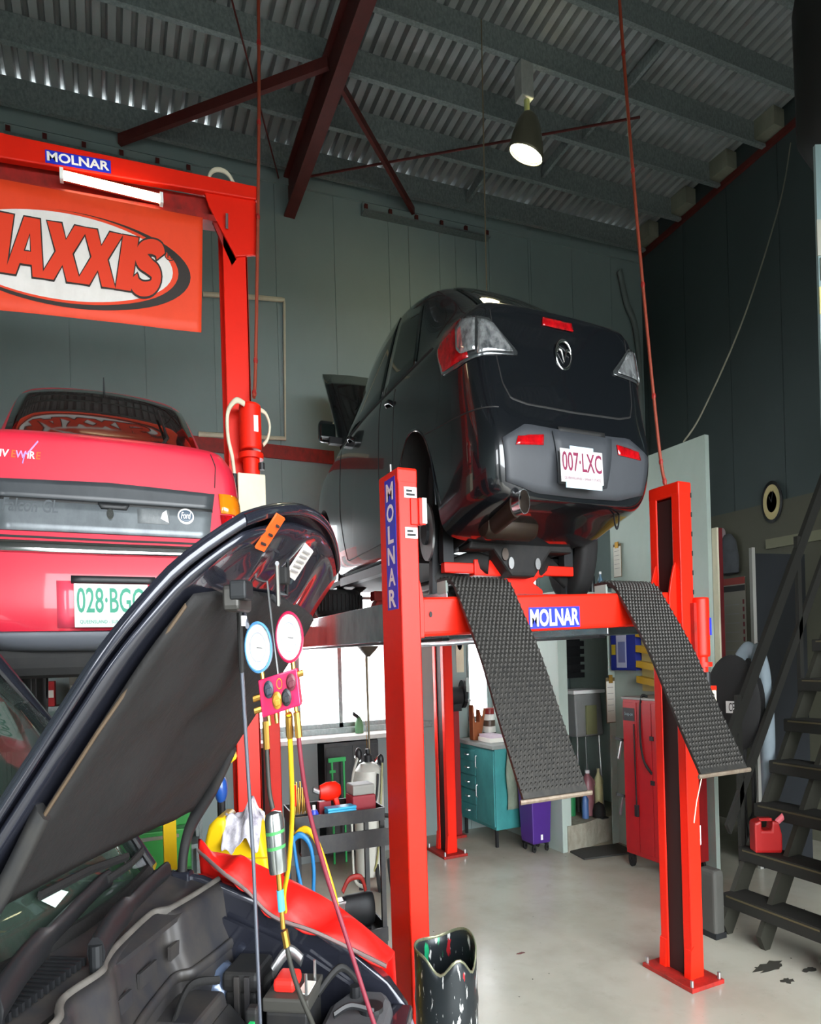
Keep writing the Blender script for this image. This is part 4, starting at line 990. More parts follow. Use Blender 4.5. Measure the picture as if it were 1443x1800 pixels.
for txt, a, w_, m_ in (('LIV', -0.515, 0.07, M_white), ('E', -0.46, 0.025, M_orange), ('W', -0.425, 0.05, mat('decal_purple', '#b08ac8', .4)), ('IR', -0.38, 0.035, M_white), ('E', -0.345, 0.025, M_orange)):
    flat_text(txt, FR_, a, 0.842, w_, 0.022, m_, fa, 'decal', 0.004, 0.02, .15)
seam('decal_bolt', FR_, [(-0.42, 0.815), (-0.405, 0.85), (-0.40, 0.842), (-0.345, 0.885)], fa, 0.003, 14, mat('decal_purple', '#b08ac8', .4), 0.005)
MB().bx(-0.70, 0.70, 0.3, 4.3, 0.20, 0.24).build('floor_pan', M_under, fa)
MB().bx(-0.62, 0.62, 0.06, 0.5, 0.20, 0.29).build('fuel_tank', M_under, fa, bevel=.03)
MB().cyl((-0.55, 1.12, 0.28), (0.55, 1.12, 0.28), 0.05, 12).build('rear_axle', M_under, fa)
for s in (-1, 1):
    wheel(fa, (s * 0.70, 1.12, 0.24), 0.31, 0.19, M_dark); wheel(fa, (s * 0.70, 3.85, 0.24), 0.31, 0.19, M_dark)

# ================================================================ FOREGROUND CAR WITH ITS BONNET OPEN
CX, CY, CRZ = -0.046, 2.691, -0.580
fc = thing('charcoal_car', 'charcoal car in the foreground with its bonnet propped open', 'car', (CX, CY, 0), CRZ)
M_fg = mat('car_charcoal_blue', '#2a2c36', 0.25, 0.45, coat=0.8, var=.3, var_scale=9)
M_pad = mat('bonnet_insulation', '#1c1b1b', 0.8, var=.7, var_scale=5, dark='#111111', bump=.5, bump_scale=30)
M_cowl = mat('cowl_plastic_dusty', '#232429', 0.5, var=.8, var_scale=7, dark='#3d3934')
M_bay = mat('bay_plastic_black', '#1d1e20', 0.45, var=.6, var_scale=14, dark='#2f2d2a')
AL = 0.638; ca, sa = math.cos(AL), math.sin(AL)
def HP(s, t, dn=0.0): return (s * ca + dn * sa, t, 1.19 + s * sa - dn * ca)
def hb_(s):                                                       # half-width of the bonnet
    return 0.735 - 0.035 * s if s < 0.62 else 0.713 - 0.20 * ((s - 0.62) / 0.45) ** 2
def hood_grid(inset, dn0, s0, s1, bulge, nu=20, nv=26, dents=(), t0=None, t1=None, front=0.10):
    rows = []
    for i in range(nv + 1):
        r = []
        for j in range(nu + 1):
            q = -1 + 2 * j / nu; s = s0 + (s1 - s0) * i / nv
            b = hb_(s) - inset; t = q * b if t0 is None else t0(s) + (t1(s) - t0(s)) * (q + 1) / 2
            ss = s - front * (i / nv) ** 2 * (t / 0.55) ** 2 if t0 is None else s
            dn = dn0 - bulge * (1 - q * q) * (0.4 + 0.6 * math.sin(math.pi * min(1, s / 1.07)))
            if s > 0.9: dn += 0.16 * (s - 0.9) ** 1.5 * 2.2
            for ds, dt, rad, dep in dents: dn += dep * math.exp(-((s - ds) ** 2 + (t - dt) ** 2) / rad ** 2)
            r.append(HP(ss, t, dn))
        rows.append(r)
    mb_g = MB().grid(rows); mb_g.rows = rows
    return mb_g
hg = hood_grid(0.0, 0.0, 0.0, 1.075, 0.022)
bonnet = hg.build('bonnet', M_fg, fc, smooth=60, solid=0.014)
hood_grid(0.02, 0.024, 0.02, 1.055, 0.012, dents=((0.95, -.1, .10, .02), (0.90, -.33, .09, .03), (0.88, .22, .09, .025), (0.93, 0.05, 0.05, -.02))).build('bonnet_frame', M_fg, bonnet, smooth=60, solid=0.01)
dn_ = [(0.30, -0.2, 0.10, .022), (0.35, 0.25, 0.13, .03), (0.62, -0.05, 0.12, .03), (0.66, 0.30, 0.10, .02), (0.58, -0.36, 0.08, .02), (0.20, 0.10, 0.06, .015), (0.45, 0.02, 0.07, -.02), (0.16, 0.42, .08, .02), (0.74, 0.12, 0.06, -.02)]
hood_grid(0.11, 0.046, 0.055, 0.85, 0.012, dents=dn_, front=0.03).build('insulation_pad', M_pad, bonnet, smooth=60, solid=0.012)
# folded lip round the bonnet edge
for pth in ([r[0] for r in hg.rows], [r[-1] for r in hg.rows], hg.rows[-1]):
    MB().tube([Vector(q) + Vector((.006, 0, -.006)) for q in pth], 0.010, 8).build('bonnet_lip', M_fg, bonnet, smooth=60)
MB().tube([HP(0.10, -0.63, 0.05), HP(0.5, -0.615, 0.048), HP(0.80, -0.57, 0.046)], 0.004, 6).build('seal_strip', mat('seal_tan', '#4a3c2c', .7), bonnet)
# stickers, striker and prop-rod bracket on the front frame
def hood_card(name, s0, s1, t0, t1, dn, material, parent, sk=0.0):
    return MB().add([HP(s0, t0, dn), HP(s0 + sk, t1, dn), HP(s1 + sk, t1, dn), HP(s1, t0, dn), HP(s0, t0, dn - .004), HP(s0 + sk, t1, dn - .004), HP(s1 + sk, t1, dn - .004), HP(s1, t0, dn - .004)],
                    [(0, 1, 2, 3), (7, 6, 5, 4), (0, 4, 5, 1), (1, 5, 6, 2), (2, 6, 7, 3), (3, 7, 4, 0)]).build(name, material, parent)
os_ = hood_card('orange_sticker', 0.96, 1.045, -0.395, -0.325, 0.05, M_orange, bonnet)
for k in range(3): hood_card('sticker_print', 0.975 + 0.024 * k, 0.979 + 0.024 * k, -0.385 + .012 * k, -0.350 + .006 * k, 0.053, M_print, os_)
ws_ = hood_card('white_sticker', 0.93, 1.02, -0.06, 0.05, 0.052, mat('sticker_offwhite', '#c9c6c2', .5), bonnet, -0.008)
for k in range(5): hood_card('sticker_print', 0.945 + 0.014 * k, 0.949 + 0.014 * k, -0.05, 0.02, 0.055, mat('print_grey', '#8d8a88', .6), ws_)
MB().tube([HP(0.955, -0.22, 0.06), HP(0.90, -0.16, 0.10), HP(0.885, -0.14, 0.075)], 0.007, 6).build('striker', M_steel, bonnet)
MB().tube([HP(0.97, -0.15, 0.06), HP(0.92, -0.10, 0.09), HP(0.90, -0.12, 0.075)], 0.006, 6).build('striker', M_dark, bonnet)
MB().box(HP(0.945, -0.165, 0.075), (0.035, 0.04, 0.03)).build('rubber_stop', M_rubber, bonnet, bevel=.006)
lb = MB().box(HP(0.875, -0.425, 0.085), (0.05, 0.10, 0.04)).build('stay_bracket', mat('bracket_zinc', '#4a4946', .4, .6, var=.6, var_scale=30), bonnet, bevel=.008)
MB().box(HP(0.90, -0.45, 0.09), (0.05, 0.06, 0.03), Matrix()).build('bracket_plate', M_dark, lb, bevel=.006)
MB().bx(*[v for p_ in zip(HP(0.85, -0.40, 0.118), HP(0.866, -0.378, 0.110)) for v in (min(p_), max(p_))]).build('white_tag', M_white, lb)
# prop rod
B0 = HP(0.86, -0.385, 0.125)
MB().tube([B0, (0.715, -0.32, 1.655), (0.695, -0.27, 1.545), (0.68, -0.18, 1.20), (0.665, -0.12, 0.86), (0.655, -0.10, 0.66)], 0.0062, 8).build('prop_rod', mat('rod_grey', '#6f7480', .3, .7), fc, smooth=60)
MB().tube([(0.712, -0.313, 1.63), (0.694, -0.266, 1.53)], 0.0085, 8).build('rod_sleeve', M_rubber, fc)
# hinges
for s in (1, -1):
    MB().tube(spline([(0.0, s * 0.63, 1.00), (0.015, s * 0.63, 1.08), (0.06, s * 0.63, 1.15), (0.17, s * 0.63, 1.24), (0.27, s * 0.62, 1.34)]), 0.022, 8).build('bonnet_hinge', M_bay, fc, smooth=60)
    MB().bx(-0.04, 0.05, s * 0.63 - .03, s * 0.63 + .03, 0.92, 1.03).build('hinge_mount', M_fg, fc, bevel=.01)
# windscreen, pillars, roof, cabin
wsb = [(-0.16 + 0.10 * (1 - (q / 0.63) ** 2), q, 1.03) for q in (-0.63, -.42, -.21, 0, .21, .42, .63)]
wst = [(-0.90 + 0.06 * (1 - (q / 0.63) ** 2), q * 0.87, 1.555) for q in (-0.63, -.42, -.21, 0, .21, .42, .63)]
rows = [[tuple(Vector(a).lerp(Vector(b), k / 6) + Vector((0.03, 0, 0.04)) * math.sin(math.pi * k / 6)) for a, b in zip(wsb, wst)] for k in range(7)]
M_wsg = mat('windscreen_green_tint', '#39483f', 0.03, alpha=0.42, spec=0.8, coat=.6)
MB().grid(rows).build('windscreen', M_wsg, fc, smooth=60, solid=0.005)
MB().tube([wsb[0]] + wsb[1:], 0.018, 6).build('screen_rubber', M_rubber, fc, smooth=60)
for s in (-1, 1):
    MB().tube([(-0.16, s * 0.65, 1.02), (-0.45, s * 0.625, 1.26), (-0.90, s * 0.57, 1.57), (-1.10, s * 0.565, 1.60)], 0.034, 8).build('windscreen_pillar', M_fg, fc, smooth=60)
    MB().tube([(-0.14, s * 0.62, 1.04), (-0.42, s * 0.60, 1.27), (-0.88, s * 0.545, 1.56)], 0.010, 6).build('pillar_trim', M_chrome if False else M_black, fc)
    MB().bar((-1.55, s * 0.64, 0.98), (-1.60, s * 0.565, 1.60), 0.06, 0.10, (1, 0, 0)).build('door_pillar', M_fg, fc)
    MB().bar((-2.75, s * 0.64, 0.98), (-2.35, s * 0.56, 1.58), 0.06, 0.16, (1, 0, 0)).build('rear_pillar', M_fg, fc)
    MB().add([(-0.2, s * .655, 1.0), (-1.52, s * .655, .98), (-1.56, s * .57, 1.58), (-0.93, s * .565, 1.56)], [(0, 1, 2, 3)]).build('side_window', M_wsg, fc, solid=.004)
    MB().add([(-1.6, s * .655, .98), (-2.72, s * .655, .98), (-2.35, s * .565, 1.57), (-1.63, s * .57, 1.58)], [(0, 1, 2, 3)]).build('side_window', M_wsg, fc, solid=.004)
    # body side with wheel arch, fender top falling to the nose
    prof = [(1.10, 0.30), (1.12, 0.60), (1.04, 0.735), (0.96, 0.785), (0.78, 0.855), (0.60, 0.915), (0.38, 0.965), (0.10, 1.02), (-0.12, 1.035), (-0.3, 1.0), (-1.6, 0.985), (-2.8, 0.98), (-3.15, 0.93), (-3.25, 0.6), (-3.2, 0.30), (-2.75, 0.26)]
    prof += [(-2.45 + 0.34 * math.cos(math.radians(a)), 0.30 + 0.34 * math.sin(math.radians(a))) for a in range(175, 4, -17)]
    prof += [(-2.0, 0.24), (0.10, 0.24)] + [(0.50 + 0.34 * math.cos(math.radians(a)), 0.30 + 0.34 * math.sin(math.radians(a))) for a in range(175, 4, -17)] + [(0.9, 0.27)]
    yo, yi = s * 0.745, s * 0.625
    mbp = MB(); n = len(prof)
    def yout(p): return s * (0.745 - 0.10 * max(0, (p[0] - 0.85)) / 0.25 - 0.035 * max(0, (p[1] - 0.85)) / 0.15)
    vs = [(p[0], yi - (0 if p[0] < .95 else s * 0.03), p[1]) for p in prof] + [(p[0], yout(p), p[1] - (0.012 if p[1] > .7 else 0)) for p in prof]
    mbp.add(vs, [tuple(range(n)), tuple(range(2 * n - 1, n - 1, -1))] + [(i, (i + 1) % n, n + (i + 1) % n, n + i) for i in range(n)])
    mbp.build('body_side', M_fg, fc, bevel=0.02, bseg=3, smooth=40)
    wheel(fc, (0, 0, 0), 0.30, 0.19, M_steel).matrix_local = Matrix.Translation((0.50, s * 0.64, 0.30)) @ Matrix.Rotation(math.pi / 2, 4, 'Z')
    wheel(fc, (0, 0, 0), 0.30, 0.19, M_steel).matrix_local = Matrix.Translation((-2.45, s * 0.64, 0.30)) @ Matrix.Rotation(math.pi / 2, 4, 'Z')
MB().grid([[(x, y, 1.60 + 0.05 * (1 - (y / .58) ** 2) - 0.03 * ((x + 1.6) / .8) ** 2) for y in (-.575, -.4, -.2, 0, .2, .4, .575)] for x in (-0.88, -1.2, -1.6, -2.0, -2.38)]).build('roof', M_fg, fc, smooth=60, solid=.02)
MB().bx(-3.2, -2.6, -.62, .62, .94, .97).build('boot_lid', M_fg, fc)
MB().add([(-2.75, -.6, .98), (-2.75, .6, .98), (-2.36, .52, 1.58), (-2.36, -.52, 1.58)], [(0, 1, 2, 3)]).build('rear_window', M_wsg, fc, solid=.004)
MB().bx(-3.27, -3.2, -.66, .66, .28, .95).build('tail_panel', M_fg, fc, bevel=.02)
MB().bx(-2.8, 0.0, -.62, .62, .26, .30).build('floor_pan', M_under, fc)
MB().prism([(-0.10, 0.62), (-0.17, 1.0), (-0.45, 0.99), (-0.60, 0.94), (-0.62, 0.70), (-0.30, 0.62)], -.6, .6, 'y').build('dashboard', mat('dash_black', '#1c1d1d', .7), fc, bevel=.02)
MB().torus((-0.72, -0.33, 0.95), 0.18, 0.014, 24, 6, Matrix.Rotation(math.radians(65), 4, 'Y')).build('steering_wheel', M_black, fc, smooth=60)
for y in (-.33, .33):
    MB().bx(-1.45, -0.95, y - .22, y + .22, .35, .58).build('seat_base', mat('seat_grey', '#3d3f40', .9), fc, bevel=.05)
    MB().prism([(-1.45, .5), (-1.62, 1.12), (-1.50, 1.15), (-1.30, .55)], y - .22, y + .22, 'y').build('seat_back', mat('seat_grey', '#3d3f40', .9), fc, bevel=.04)
    MB().bx(-1.66, -1.56, y - .11, y + .11, 1.16, 1.34).build('headrest', mat('seat_grey', '#3d3f40', .9), fc, bevel=.03)
def wsp(q, k, off=0.0):
    a = Vector((-0.16 + 0.10 * (1 - (q / 0.63) ** 2), q, 1.03)); b = Vector((-0.90 + 0.06 * (1 - (q / 0.63) ** 2), q * 0.87, 1.555))
    return a.lerp(b, k) + Vector((0.03, 0, 0.04)) * math.sin(math.pi * k) + Vector((0.58, 0, 0.8)) * off
MB().add([wsp(-.14, .11, .012), wsp(-.09, .07, .012), wsp(.0, .09, .012), wsp(-.07, .125, .012)], [(0, 1, 2, 3)]).build('registration_label', mat('label_mint', '#bfe0d0', .5), fc)
# cowl: grille, plastic panel with raised wavy seal, wipers
MB().add([(-0.10, -.66, 1.02), (-0.06, .66, 1.02), (0.16, .66, 0.985), (0.14, -.66, 0.985)], [(0, 1, 2, 3)]).build('cowl_grille_base', M_cowl, fc, solid=.012)
for k in range(16):
    y = -0.60 + 0.026 * k; MB().bx(-0.04, 0.09, y, y + .010, 1.008, 1.022).build('grille_slat', M_black, fc)
ct = [(0.166, 0.66, 1.0), (0.147, 0.473, 1.0), (0.132, 0.374, 1.0), (0.115, 0.30, 1.0), (0.075, 0.27, 1.0), (0.069, 0.20, 1.0), (0.10, -0.046, 1.0), (0.131, -0.161, 1.0), (0.165, -0.237, 1.0), (0.15, -0.365, 1.0), (0.16, -0.43, 1.0), (0.215, -0.516, 1.0), (0.22, -0.64, 1.0)]
top = spline(ct, 5)
MB().grid([[p + Vector((0, 0, 0.004)) for p in top], [p + Vector((0.035, 0, -0.02)) for p in top], [p + Vector((0.05, 0, -0.09)) for p in top], [p + Vector((0.085, 0, -0.135)) for p in top], [p + Vector((0.10, 0, -0.20)) for p in top]]).build('cowl_panel', M_cowl, fc, smooth=50, solid=.012)
MB().tube(top, 0.013, 8).build('cowl_seal', mat('seal_grey', '#5a5651', .7, var=.7, var_scale=12, dark='#3a3835'), fc, smooth=60)
MB().tube([p + Vector((0.09, 0, -0.135)) for p in top], 0.014, 8).build('cowl_edge', M_cowl, fc, smooth=60)
for k in range(5):
    y = .5 - .22 * k; MB().box((0.155 + (0.03 if k > 2 else 0), y, 0.925), (0.012, .12, .03)).build('cowl_rib', M_cowl, fc)
def wiper(pts, blade):
    MB().tube(spline(pts), [0.030] * 12 + [0.020] * (len(spline(pts)) - 12), 10).build('wiper_arm', M_black, fc, smooth=60)
    MB().tube(blade, 0.010, 6).build('wiper_blade', M_rubber, fc)
    MB().cyl((pts[0][0], pts[0][1], pts[0][2] - .03), (pts[0][0], pts[0][1], pts[0][2] + .015), 0.022, 12).build('wiper_pivot', M_dark, fc)
wiper([(0.10, -0.62, 1.045), (0.04, -.42, 1.065), (-0.05, -0.09, 1.07), (-0.10, .16, 1.08), (-0.11, .24, 1.08)], [wsp(-.15, .10, .03), wsp(.12, .10, .03), wsp(.42, .07, .03)])
wiper([(0.14, -0.22, 1.035), (0.10, -.06, 1.05), (0.04, .25, 1.055), (0.0, .50, 1.055)], [wsp(.20, .05, .03), wsp(.4, .045, .03), wsp(.58, .05, .03)])
# engine bay
MB().bx(-0.02, 1.06, -.62, .62, 0.30, 0.40).build('bay_floor', M_under, fc)
MB().bx(-0.02, 0.04, -.62, .62, 0.30, 0.97).build('firewall', M_under, fc)
for s in (-1, 1):
    MB().prism([(0.0, .35), (1.02, .35), (1.02, .70), (.6, .84), (0.1, .95), (0, .95)], s * .60 - .012, s * .60 + .012, 'y').build('inner_fender', M_fg, fc)
    MB().lathe([(0.13, 0.35), (0.125, .72), (0.11, .80), (0.06, .835), (0.001, .84)], 24, Matrix.Translation((0.215, s * 0.50, 0))).build('strut_tower', mat('car_blue_grey', '#5d6c86', .25, .4, coat=.6), fc, smooth=50)
    MB().cyl((0.215, s * .50, .835), (0.215, s * .50, .86), .02, 10).build('strut_nut', M_steel, fc)
MB().bx(1.0, 1.06, -.60, .60, .40, .72).build('radiator', M_bay, fc)
MB().bx(0.98, 1.07, -.60, .60, .70, .735).build('radiator_support', M_fg, fc, bevel=.008)
MB().prism([(1.06, .28), (1.20, .30), (1.22, .48), (1.12, .62), (1.06, .64)], -.62, .62, 'y').build('front_bumper', M_fg, fc, bevel=.03)
# fuse box, battery, air box, headlamp cover, engine
fb_ = MB().bx(.30, .44, .40, .585, .62, .80).build('fuse_box', M_bay, fc, bevel=.012)
MB().bx(.29, .45, .39, .590, .80, .845).build('fuse_box_lid', M_bay, fb_, bevel=.015)
for k in range(2): MB().bx(.35 + .045 * k, .375 + .045 * k, .375, .392, .74, .84).build('lid_clip', M_cowl, fb_, bevel=.003)
bt = MB().bx(.53, .70, .27, .47, .56, .80).build('battery', M_bay, fc, bevel=.008)
MB().bx(.52, .71, .26, .48, .80, .83).build('battery_lid', mat('battery_grey', '#3b3a36', .5), bt, bevel=.006)
MB().bx(.55, .64, .30, .41, .83, .86).build('terminal_cap', mat('cap_red', '#d62a22', .4), bt, bevel=.012)
MB().bx(.655, .70, .30, .40, .831, .834).build('battery_label', M_paper, bt)
for y in (.30, .42): MB().cyl((.69, y, .83), (.69, y, .875), .006, 6).build('clamp_rod', M_steel, bt)
MB().tube(spline([(.50, .44, .84), (.56, .47, .88), (.62, .47, .86)]), .016, 8).build('clamp_strap', M_steel, bt, smooth=60)
ab = MB().prism([(.14, .60), (.14, .74), (.20, .80), (.36, .80), (.46, .74), (.46, .60)], .02, .33, 'y').build('air_box', M_bay, fc, bevel=.02)
for k in range(7): MB().bx(.17 + .045 * k, .182 + .045 * k, -.005, .02, .60, .76).build('air_box_rib', M_cowl, ab)
MB().prism([(.14, .795), (.36, .795), (.34, .83), (.16, .83)], .05, .31, 'y').build('air_box_lid', M_cowl, ab, bevel=.012)
MB().tube(spline([(.46, .16, .70), (.55, .14, .74), (.62, .06, .70), (.64, -.05, .66)]), .055, 14).build('intake_hose', M_bay, fc, smooth=60)
MB().box((.50, .22, .80), (.05, .05, .05)).build('sensor', M_bay, fc, bevel=.01)
MB().box((.505, .185, .785), (.02, .02, .03)).build('green_connector', mat('clip_green', '#27b865', .4), fc)
MB().bx(.20, .95, -.45, .02, .42, .70).build('engine', M_dark, fc, bevel=.03)
MB().bx(.28, .80, -.40, -.04, .70, .76).build('engine_cover', M_bay, fc, bevel=.02)
hc = [(.74, .20), (.74, .44), (.80, .575), (.96, .575), (1.0, .50), (1.0, .2)]
hl = MB().prism(hc, .60, .775, 'z').build('headlamp_cover', mat('duct_grey', '#4a4a4c', .5, var=.6, var_scale=10, dark='#333336'), fc, bevel=.03)
MB().cyl((.84, .50, .775), (.84, .50, .80), .022, 10).build('cover_stud', M_black, hl)
MB().cyl((.93, .40, .775), (.93, .40, .785), .05, 18).build('cover_cup', M_black, hl)
MB().tube(spline([(.80, .30, .79), (.86, .34, .80), (.95, .36, .785)]), .008, 6).build('harness', M_black, hl)
for s in (1, -1):
    MB().prism([(1.03, .50), (1.115, .50), (1.13, .60), (1.05, .715), (1.03, .72)], s * .40, s * .63, 'y').build('headlamp', mat('lamp_glass', '#8d8496', .08, .2, coat=1), fc, bevel=.012)
# loose cables across the bay
for pts in (((.30, .35, .84), (.24, .2, .86), (.28, 0, .80), (.5, -.1, .8)), ((.46, .45, .80), (.5, .36, .84), (.54, .34, .86)), ((.70, .42, .80), (.78, .5, .84), (.85, .55, .79))):
    MB().tube(spline(pts), .010, 6).build('bay_cable', M_rubber, fc, smooth=60)

# red vinyl fender cover draped over the far wing
fv = thing('fender_cover', 'red vinyl cover draped over the far wing of the charcoal car', 'fender cover', (CX, CY, 0), CRZ)
M_cov = mat('fender_cover_red', '#d3160f', 0.5, var=.5, var_scale=6, dark='#b3130e', bump=.15, bump_scale=25)
up = [(0.03, .745, 1.062), (0.22, .755, 1.045), (0.40, .765, 1.005), (0.62, .765, .95), (0.78, .765, .895), (0.97, .745, .82)]
lo = [(0.05, .70, 1.065), (0.20, .60, 1.035), (0.33, .585, .99), (0.455, .58, .93), (0.66, .575, .895), (0.965, .57, .825)]
U_, L_ = spline(up, 7), spline(lo, 7); rows = []
random.seed(3)
for k in range(10):
    f = k / 6.0
    if f <= 1: r = [b.lerp(a, f) + Vector((0, 0, 0.014 * math.sin(math.pi * f) + 0.016 * math.sin(i * .62 + 2.6 * f) * math.sin(math.pi * f) + 0.008 * math.sin(i * .9) * (1 - f))) for i, (a, b) in enumerate(zip(U_, L_))]
    else: r = [a + Vector((0, 0.035 * min(1, (f - 1) * 3), -0.42 * (f - 1))) + Vector((0, 0.012 * math.sin(i * 0.8), 0)) * (f - 1) * 2 for i, a in enumerate(U_)]
    rows.append(r)
MB().grid(rows).build('cover_sheet', M_cov, fv, smooth=60, solid=.004)
MB().tube([b + Vector((0, 0, .004)) for b in L_], .006, 6).build('cover_hem', mat('hem_grey', '#6a5a58', .6), fv, smooth=60)

# ================================================================ MANIFOLD GAUGES
g0 = px(493, 1262, 2.2)
mg = thing('manifold_gauge_set', 'pink refrigerant manifold with two dial gauges hooked on the open bonnet', 'gauge set', g0, math.radians(-25))
GT = Matrix.Translation((0, 0, 0.045)) @ Matrix.Rotation(math.radians(-9), 4, 'Y')
def gm(mb): mb.v = [tuple(GT @ Vector(v)) for v in mb.v]; return mb
M_pink = mat('anodised_magenta', '#c9184e', 0.35, 0.3, coat=.4)
gm(MB().bx(-0.066, 0.066, -0.004, 0.03, -0.034, 0.034)).build('manifold_block', M_pink, mg, bevel=.003)
gm(MB().bx(-0.064, 0.064, 0.03, 0.05, -0.03, 0.032)).build('manifold_back', M_black, mg)
def gauge(x, z, rim, nm):
    Ry = Matrix.Rotation(math.pi / 2, 4, 'X')
    b = gm(MB().lathe([(0.001, -.03), (0.040, -.03), (0.0455, -.02), (0.0465, .006), (0.043, .010), (0.041, .004)], 36, Matrix.Translation((x, 0, z)) @ Ry, cap=False)).build(nm, rim, mg, smooth=40)
    gm(MB().lathe([(0.001, .004), (0.0415, .004)], 36, Matrix.Translation((x, 0, z)) @ Ry)).build('dial', M_white, b)
    gm(MB().torus((x, -.0055, z), 0.026, 0.0008, 36, 4, Ry)).build('scale_ring', mat('print_blue_grey', '#9aa4b4', .5), b)
    gm(MB().bar((x - .004, -.0065, z), (x + .014, -.0065, z - .004), 0.0012, 0.0012)).build('needle', M_print, b)
    gm(MB().cyl((x, .012, z - .058), (x, .012, z - .043), .008, 8)).build('gauge_stem', M_brass, b)
gauge(-0.053, 0.092, mat('gauge_blue', '#4c86b8', .4), 'gauge'); gauge(0.053, 0.092, mat('gauge_red', '#b01040', .4), 'gauge')
def knob(x, z, m_):
    k = gm(MB().lathe([(0.016, 0), (0.016, .012), (0.010, .016), (0.010, .022)], 16, Matrix.Translation((x, -.004, z)) @ Matrix.Rotation(math.pi / 2, 4, 'X'))).build('valve_knob', m_, mg, smooth=40)
    gm(MB().box((x + .004, -.026, z - .004), (.018, .012, .012))).build('knob_grip', m_, k, bevel=.002)
knob(-.032, .012, mat('knob_blue_black', '#26303c', .4)); knob(.044, .012, mat('knob_maroon', '#5c1f2c', .4)); knob(-.008, -.012, mat('knob_gold', '#b5822c', .3, .4)); knob(.024, -.012, mat('knob_black', '#1f2024', .4))
gm(MB().torus((0.004, -.006, .016), .009, .0016, 18, 6, Matrix.Rotation(math.pi / 2, 4, 'X'))).build('sight_glass', M_brass, mg, smooth=60)
for z in (.004, -.018): gm(MB().cyl((-.066, .012, z), (-.092, .012, z), .006, 8)).build('side_port', M_brass, mg)
gm(MB().cyl((.066, .012, .022), (.084, .012, .022), .006, 8)).build('side_port', M_brass, mg)
for x in (-.048, -.022, .016, .046): gm(MB().cyl((x, .012, -.034), (x, .012, -.052), .007, 8)).build('hose_port', M_brass, mg)
gm(MB().tube([(0.0, .015, .034), (-.002, .012, .16), (.0, .010, .225), (-.012, .02, .245), (.012, .03, .262)], .0035, 6)).build('hanging_hook', M_steel, mg)
def hose(label, pts, r, material, ends=None, name='charging_hose'):
    o = Vector(pts[-1]); t = thing(name, label, 'hose', o, 0)
    P_ = [Vector(p) - o for p in pts]
    MB().tube(spline(P_, 8), r, 8).build('hose', material, t, smooth=60)
    if ends: MB().tube([P_[0] + Vector((0, 0, .0)), P_[0] + (P_[1] - P_[0]).normalized() * ends], r * 1.5, 8).build('crimp', M_brass, t)
    return t
M_hr = mat('hose_maroon', '#6d2230', .45); M_hy = mat('hose_yellow', '#e0b21c', .45); M_hk = mat('hose_black', '#2a2a26', .5); M_hb = mat('hose_blue', '#1f6fa8', .45)
hose('maroon charging hose running from the pink manifold down to the headlamp', [px(522, 1252, 2.19), px(530, 1340, 2.2), px(545, 1430, 2.25), px(575, 1540, 2.3), px(610, 1650, 2.3), px(645, 1760, 2.3), px(668, 1830, 2.3)], .0078, M_hr, .045)
hose('yellow charging hose running from the manifold past the gas can', [px(508, 1256, 2.2), px(512, 1340, 2.25), px(514, 1430, 2.35), px(508, 1520, 2.5), px(500, 1570, 2.6), px(502, 1600, 2.75)], .0085, M_hy, .045)
hose('short black hose from the manifold to the small gas can', [px(467, 1268, 2.2), px(470, 1330, 2.2), px(474, 1390, 2.2), px(480, 1422, 2.2)], .0075, M_hk, .05)
hose('long black hose from the blue quick coupler into the engine bay', [px(500, 1636, 2.2), px(510, 1690, 2.2), px(525, 1740, 2.22), px(550, 1800, 2.25), px(565, 1840, 2.3)], .008, M_hk, .03)
# gas can hanging on its hose, with coupler below
cn = thing('refrigerant_can', 'small silver gas can with green stripe hanging below the pink manifold', 'gas can', px(490, 1535, 2.2), math.radians(-25))
CT = Matrix.Rotation(math.radians(-6), 4, 'Y')
def cmx(mb): mb.v = [tuple(CT @ Vector(v)) for v in mb.v]; return mb
M_can = mat('can_brushed', '#a9adac', .22, .9, var=.5, var_scale=9, dark='#5c635c')
cmx(MB().lathe([(.012, .0), (.029, .002), (.031, .012), (.031, .098), (.026, .108), (.008, .112)], 24)).build('can_body', M_can, cn, smooth=40)
for z in (.045, .072): cmx(MB().lathe([(.0314, z), (.0314, z + .006)], 24, cap=False)).build('stripe', mat('can_green', '#3f8a4c', .4), cn)
cmx(MB().cyl((0, 0, -.03), (0, 0, 0.002), .009, 10)).build('can_tap', M_brass, cn)
cmx(MB().cyl((0, 0, -.068), (0, 0, -.03), .012, 12)).build('blue_coupler', mat('coupler_blue', '#4c9fc4', .4), cn, smooth=40)
cmx(MB().cyl((0, 0, -.10), (0, 0, -.068), .008, 10)).build('coupler_stem', M_brass, cn)

